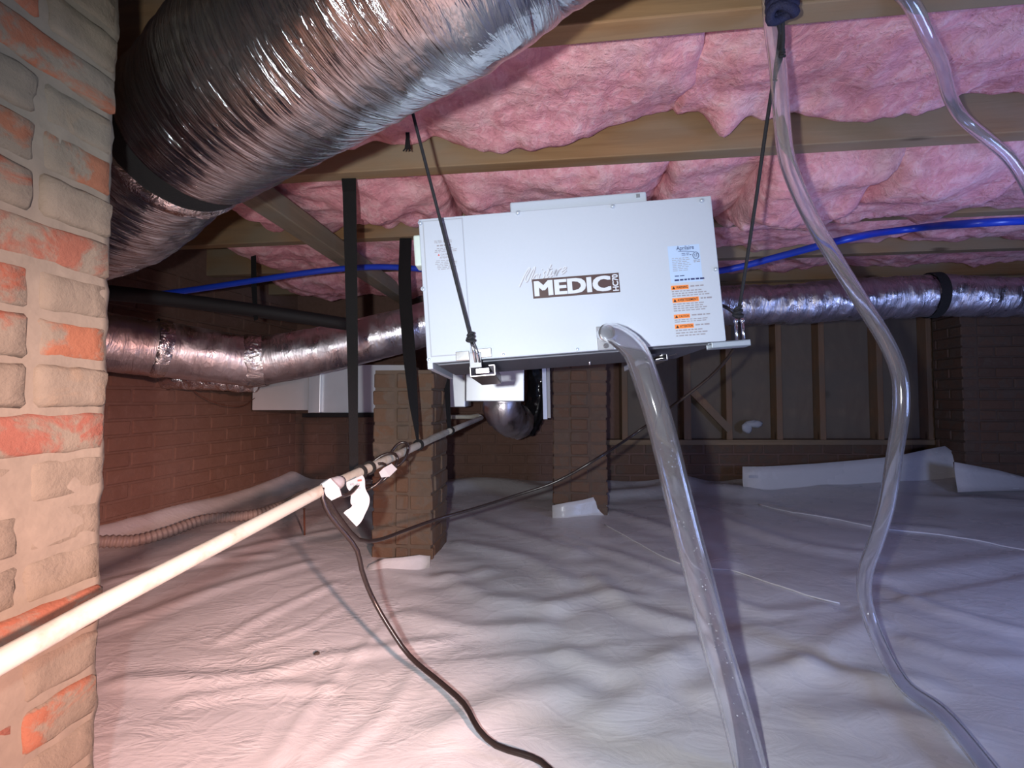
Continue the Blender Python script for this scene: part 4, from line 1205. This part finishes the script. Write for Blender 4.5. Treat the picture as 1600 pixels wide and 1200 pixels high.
# adapter + paper tag
ad = empty('plug_sleeve', P(525, 762, .93)); tag(ad, 'white plastic sleeve on the white pipe where the cord folds over', 'plug')
mb = MB(); mb.tube([along(506), along(515), along(528), along(533)], [RC * 1.1, RC * 1.45, RC * 1.4, RC * 1.05], 14); mb.strip([P(510, 752, .925), P(520, 768, .92), P(526, 778, .925)], [.02, .03, .022], .003, (0, -1, .2)); child(mb, 'sleeve', M['paper'], ad)
tg = empty('paper_tag', P(556, 745, .97)); tag(tg, 'folded white paper tag hanging from the cord on the white pipe', 'tag')
mb = MB()
tp_ = [P(554, 748, .985), P(558, 762, .975), P(562, 778, .972), P(563, 790, .965), P(556, 803, .955), P(547, 812, .950)]
mb.strip(smooth_path(tp_, .004), [.036 + .004 * math.sin(i * .7) for i in range(len(smooth_path(tp_, .004)))], .001, (.15, -1, .1)); child(mb, 'sheet', M['paper'], tg)
mb = MB()
for (x_, y_, w_) in ((550, 757, 4), (556, 759, 6), (560, 757, 3), (553, 764, 4), (561, 763, 5)):
    c_ = P(x_, y_, .972); mb.strip([c_ + Vector((-w_ * .0006, 0, 0)), c_ + Vector((w_ * .0006, 0, .001))], .004, .0006, (.15, -1, .1))
tag(child(mb, 'tag_print', M['print_grey'], tg), None, None, None, 'stuff')
mb = MB(); c_ = P(562, 751, .976); mb.strip([c_ + Vector((-.004, 0, 0)), c_ + Vector((.004, 0, .001))], .004, .0006, (.15, -1, .1)); child(mb, 'red_mark', M['print_red'], tg)
mb = MB(); p_ = P(612, 735, 1.18); mb.strip([P(594, 742, 1.09), P(604, 738, 1.1), P(616, 729, 1.12)], [.014, .026, .020], .002, (0, -1, .2)); child(mb, 'loose_flap', M['paper'], tg)

# wires lying on the liner
def lie(name, label, px, r, mat):
    pts = [on(x, y, r * .9) for x, y in px]
    pts = smooth_path(pts, .03)
    pts = [Vector((p.x, p.y, fz(p.x, p.y) + r * 1.1)) for p in pts]
    root = empty(name, pts[len(pts) // 2]); tag(root, label, 'cord')
    mb = MB(); mb.tube(pts, r, 8); child(mb, 'wire', mat, root)
lie('white_wire', 'thin white wire on the liner, crossing behind the slimmer clear hose at right', [(1185, 788), (1240, 799), (1310, 812), (1370, 822), (1450, 833), (1530, 845), (1620, 862)], .0036, M['wire_white'])
lie('white_wire', 'thin white wire lying on the liner behind the thick clear hose', [(945, 820), (990, 845), (1060, 880), (1105, 888), (1150, 893), (1200, 910), (1260, 930), (1312, 943)], .0026, M['wire_white'])
# stake, pebble, scraps
q_ = on(476, 836)
sk = empty('ground_stake', q_); tag(sk, 'thin rusty stake standing in the liner below the white pipe', 'stake')
mb = MB(); mb.tube([q_ + Vector((0, 0, -.01)), Vector((q_.x - .004, q_.y, P(475, 795, q_.y).z))], .004, 8); mb.disc(Vector((q_.x - .004, q_.y, P(475, 796, q_.y).z)), .006, .004, (0, 0, 1)); child(mb, 'rod', M['rust'], sk)
q_ = on(495, 1023)
mb = MB(); mb.ball(q_ + Vector((0, 0, .003)), .0065, sq=(1.2, 1, .6))
for i, v in enumerate(mb.v): mb.v[i] = tuple(Vector(v) + noise.noise_vector(Vector(v) * 200) * .0015)
tag(mb.build('pebble', M['stone'], None, q_), 'small dark pebble lying on the shiny liner at lower left', 'stone')
q_ = P(1178, 662, YB - .10)
mb = MB(); mb.ball(q_, .055, sq=(1.1, .35, .42)); mb.ball(q_ + Vector((-.05, 0, -.03)), .035, sq=(1, .4, 1.1))
for i, v in enumerate(mb.v): mb.v[i] = tuple(Vector(v) + noise.noise_vector(Vector(v) * 40) * .014)
tag(mb.build('paper_scrap', M['paper'], None, q_), 'pale crumpled scrap stuck between the studs of the back wall', 'scrap')

q_ = P(340, 622, 2.42)
tw = empty('thin_wire', q_); tag(tw, 'thin dark wire sagging from the crumpled foil duct piece to the trunk duct', 'cord')
mb = MB(); mb.tube([P(296, 604, 2.36), P(312, 618, 2.4), P(345, 632, 2.48), P(378, 634, 2.58), P(398, 622, 2.71)], .0022, 6, step=.02); child(mb, 'wire', M['rust'], tw)
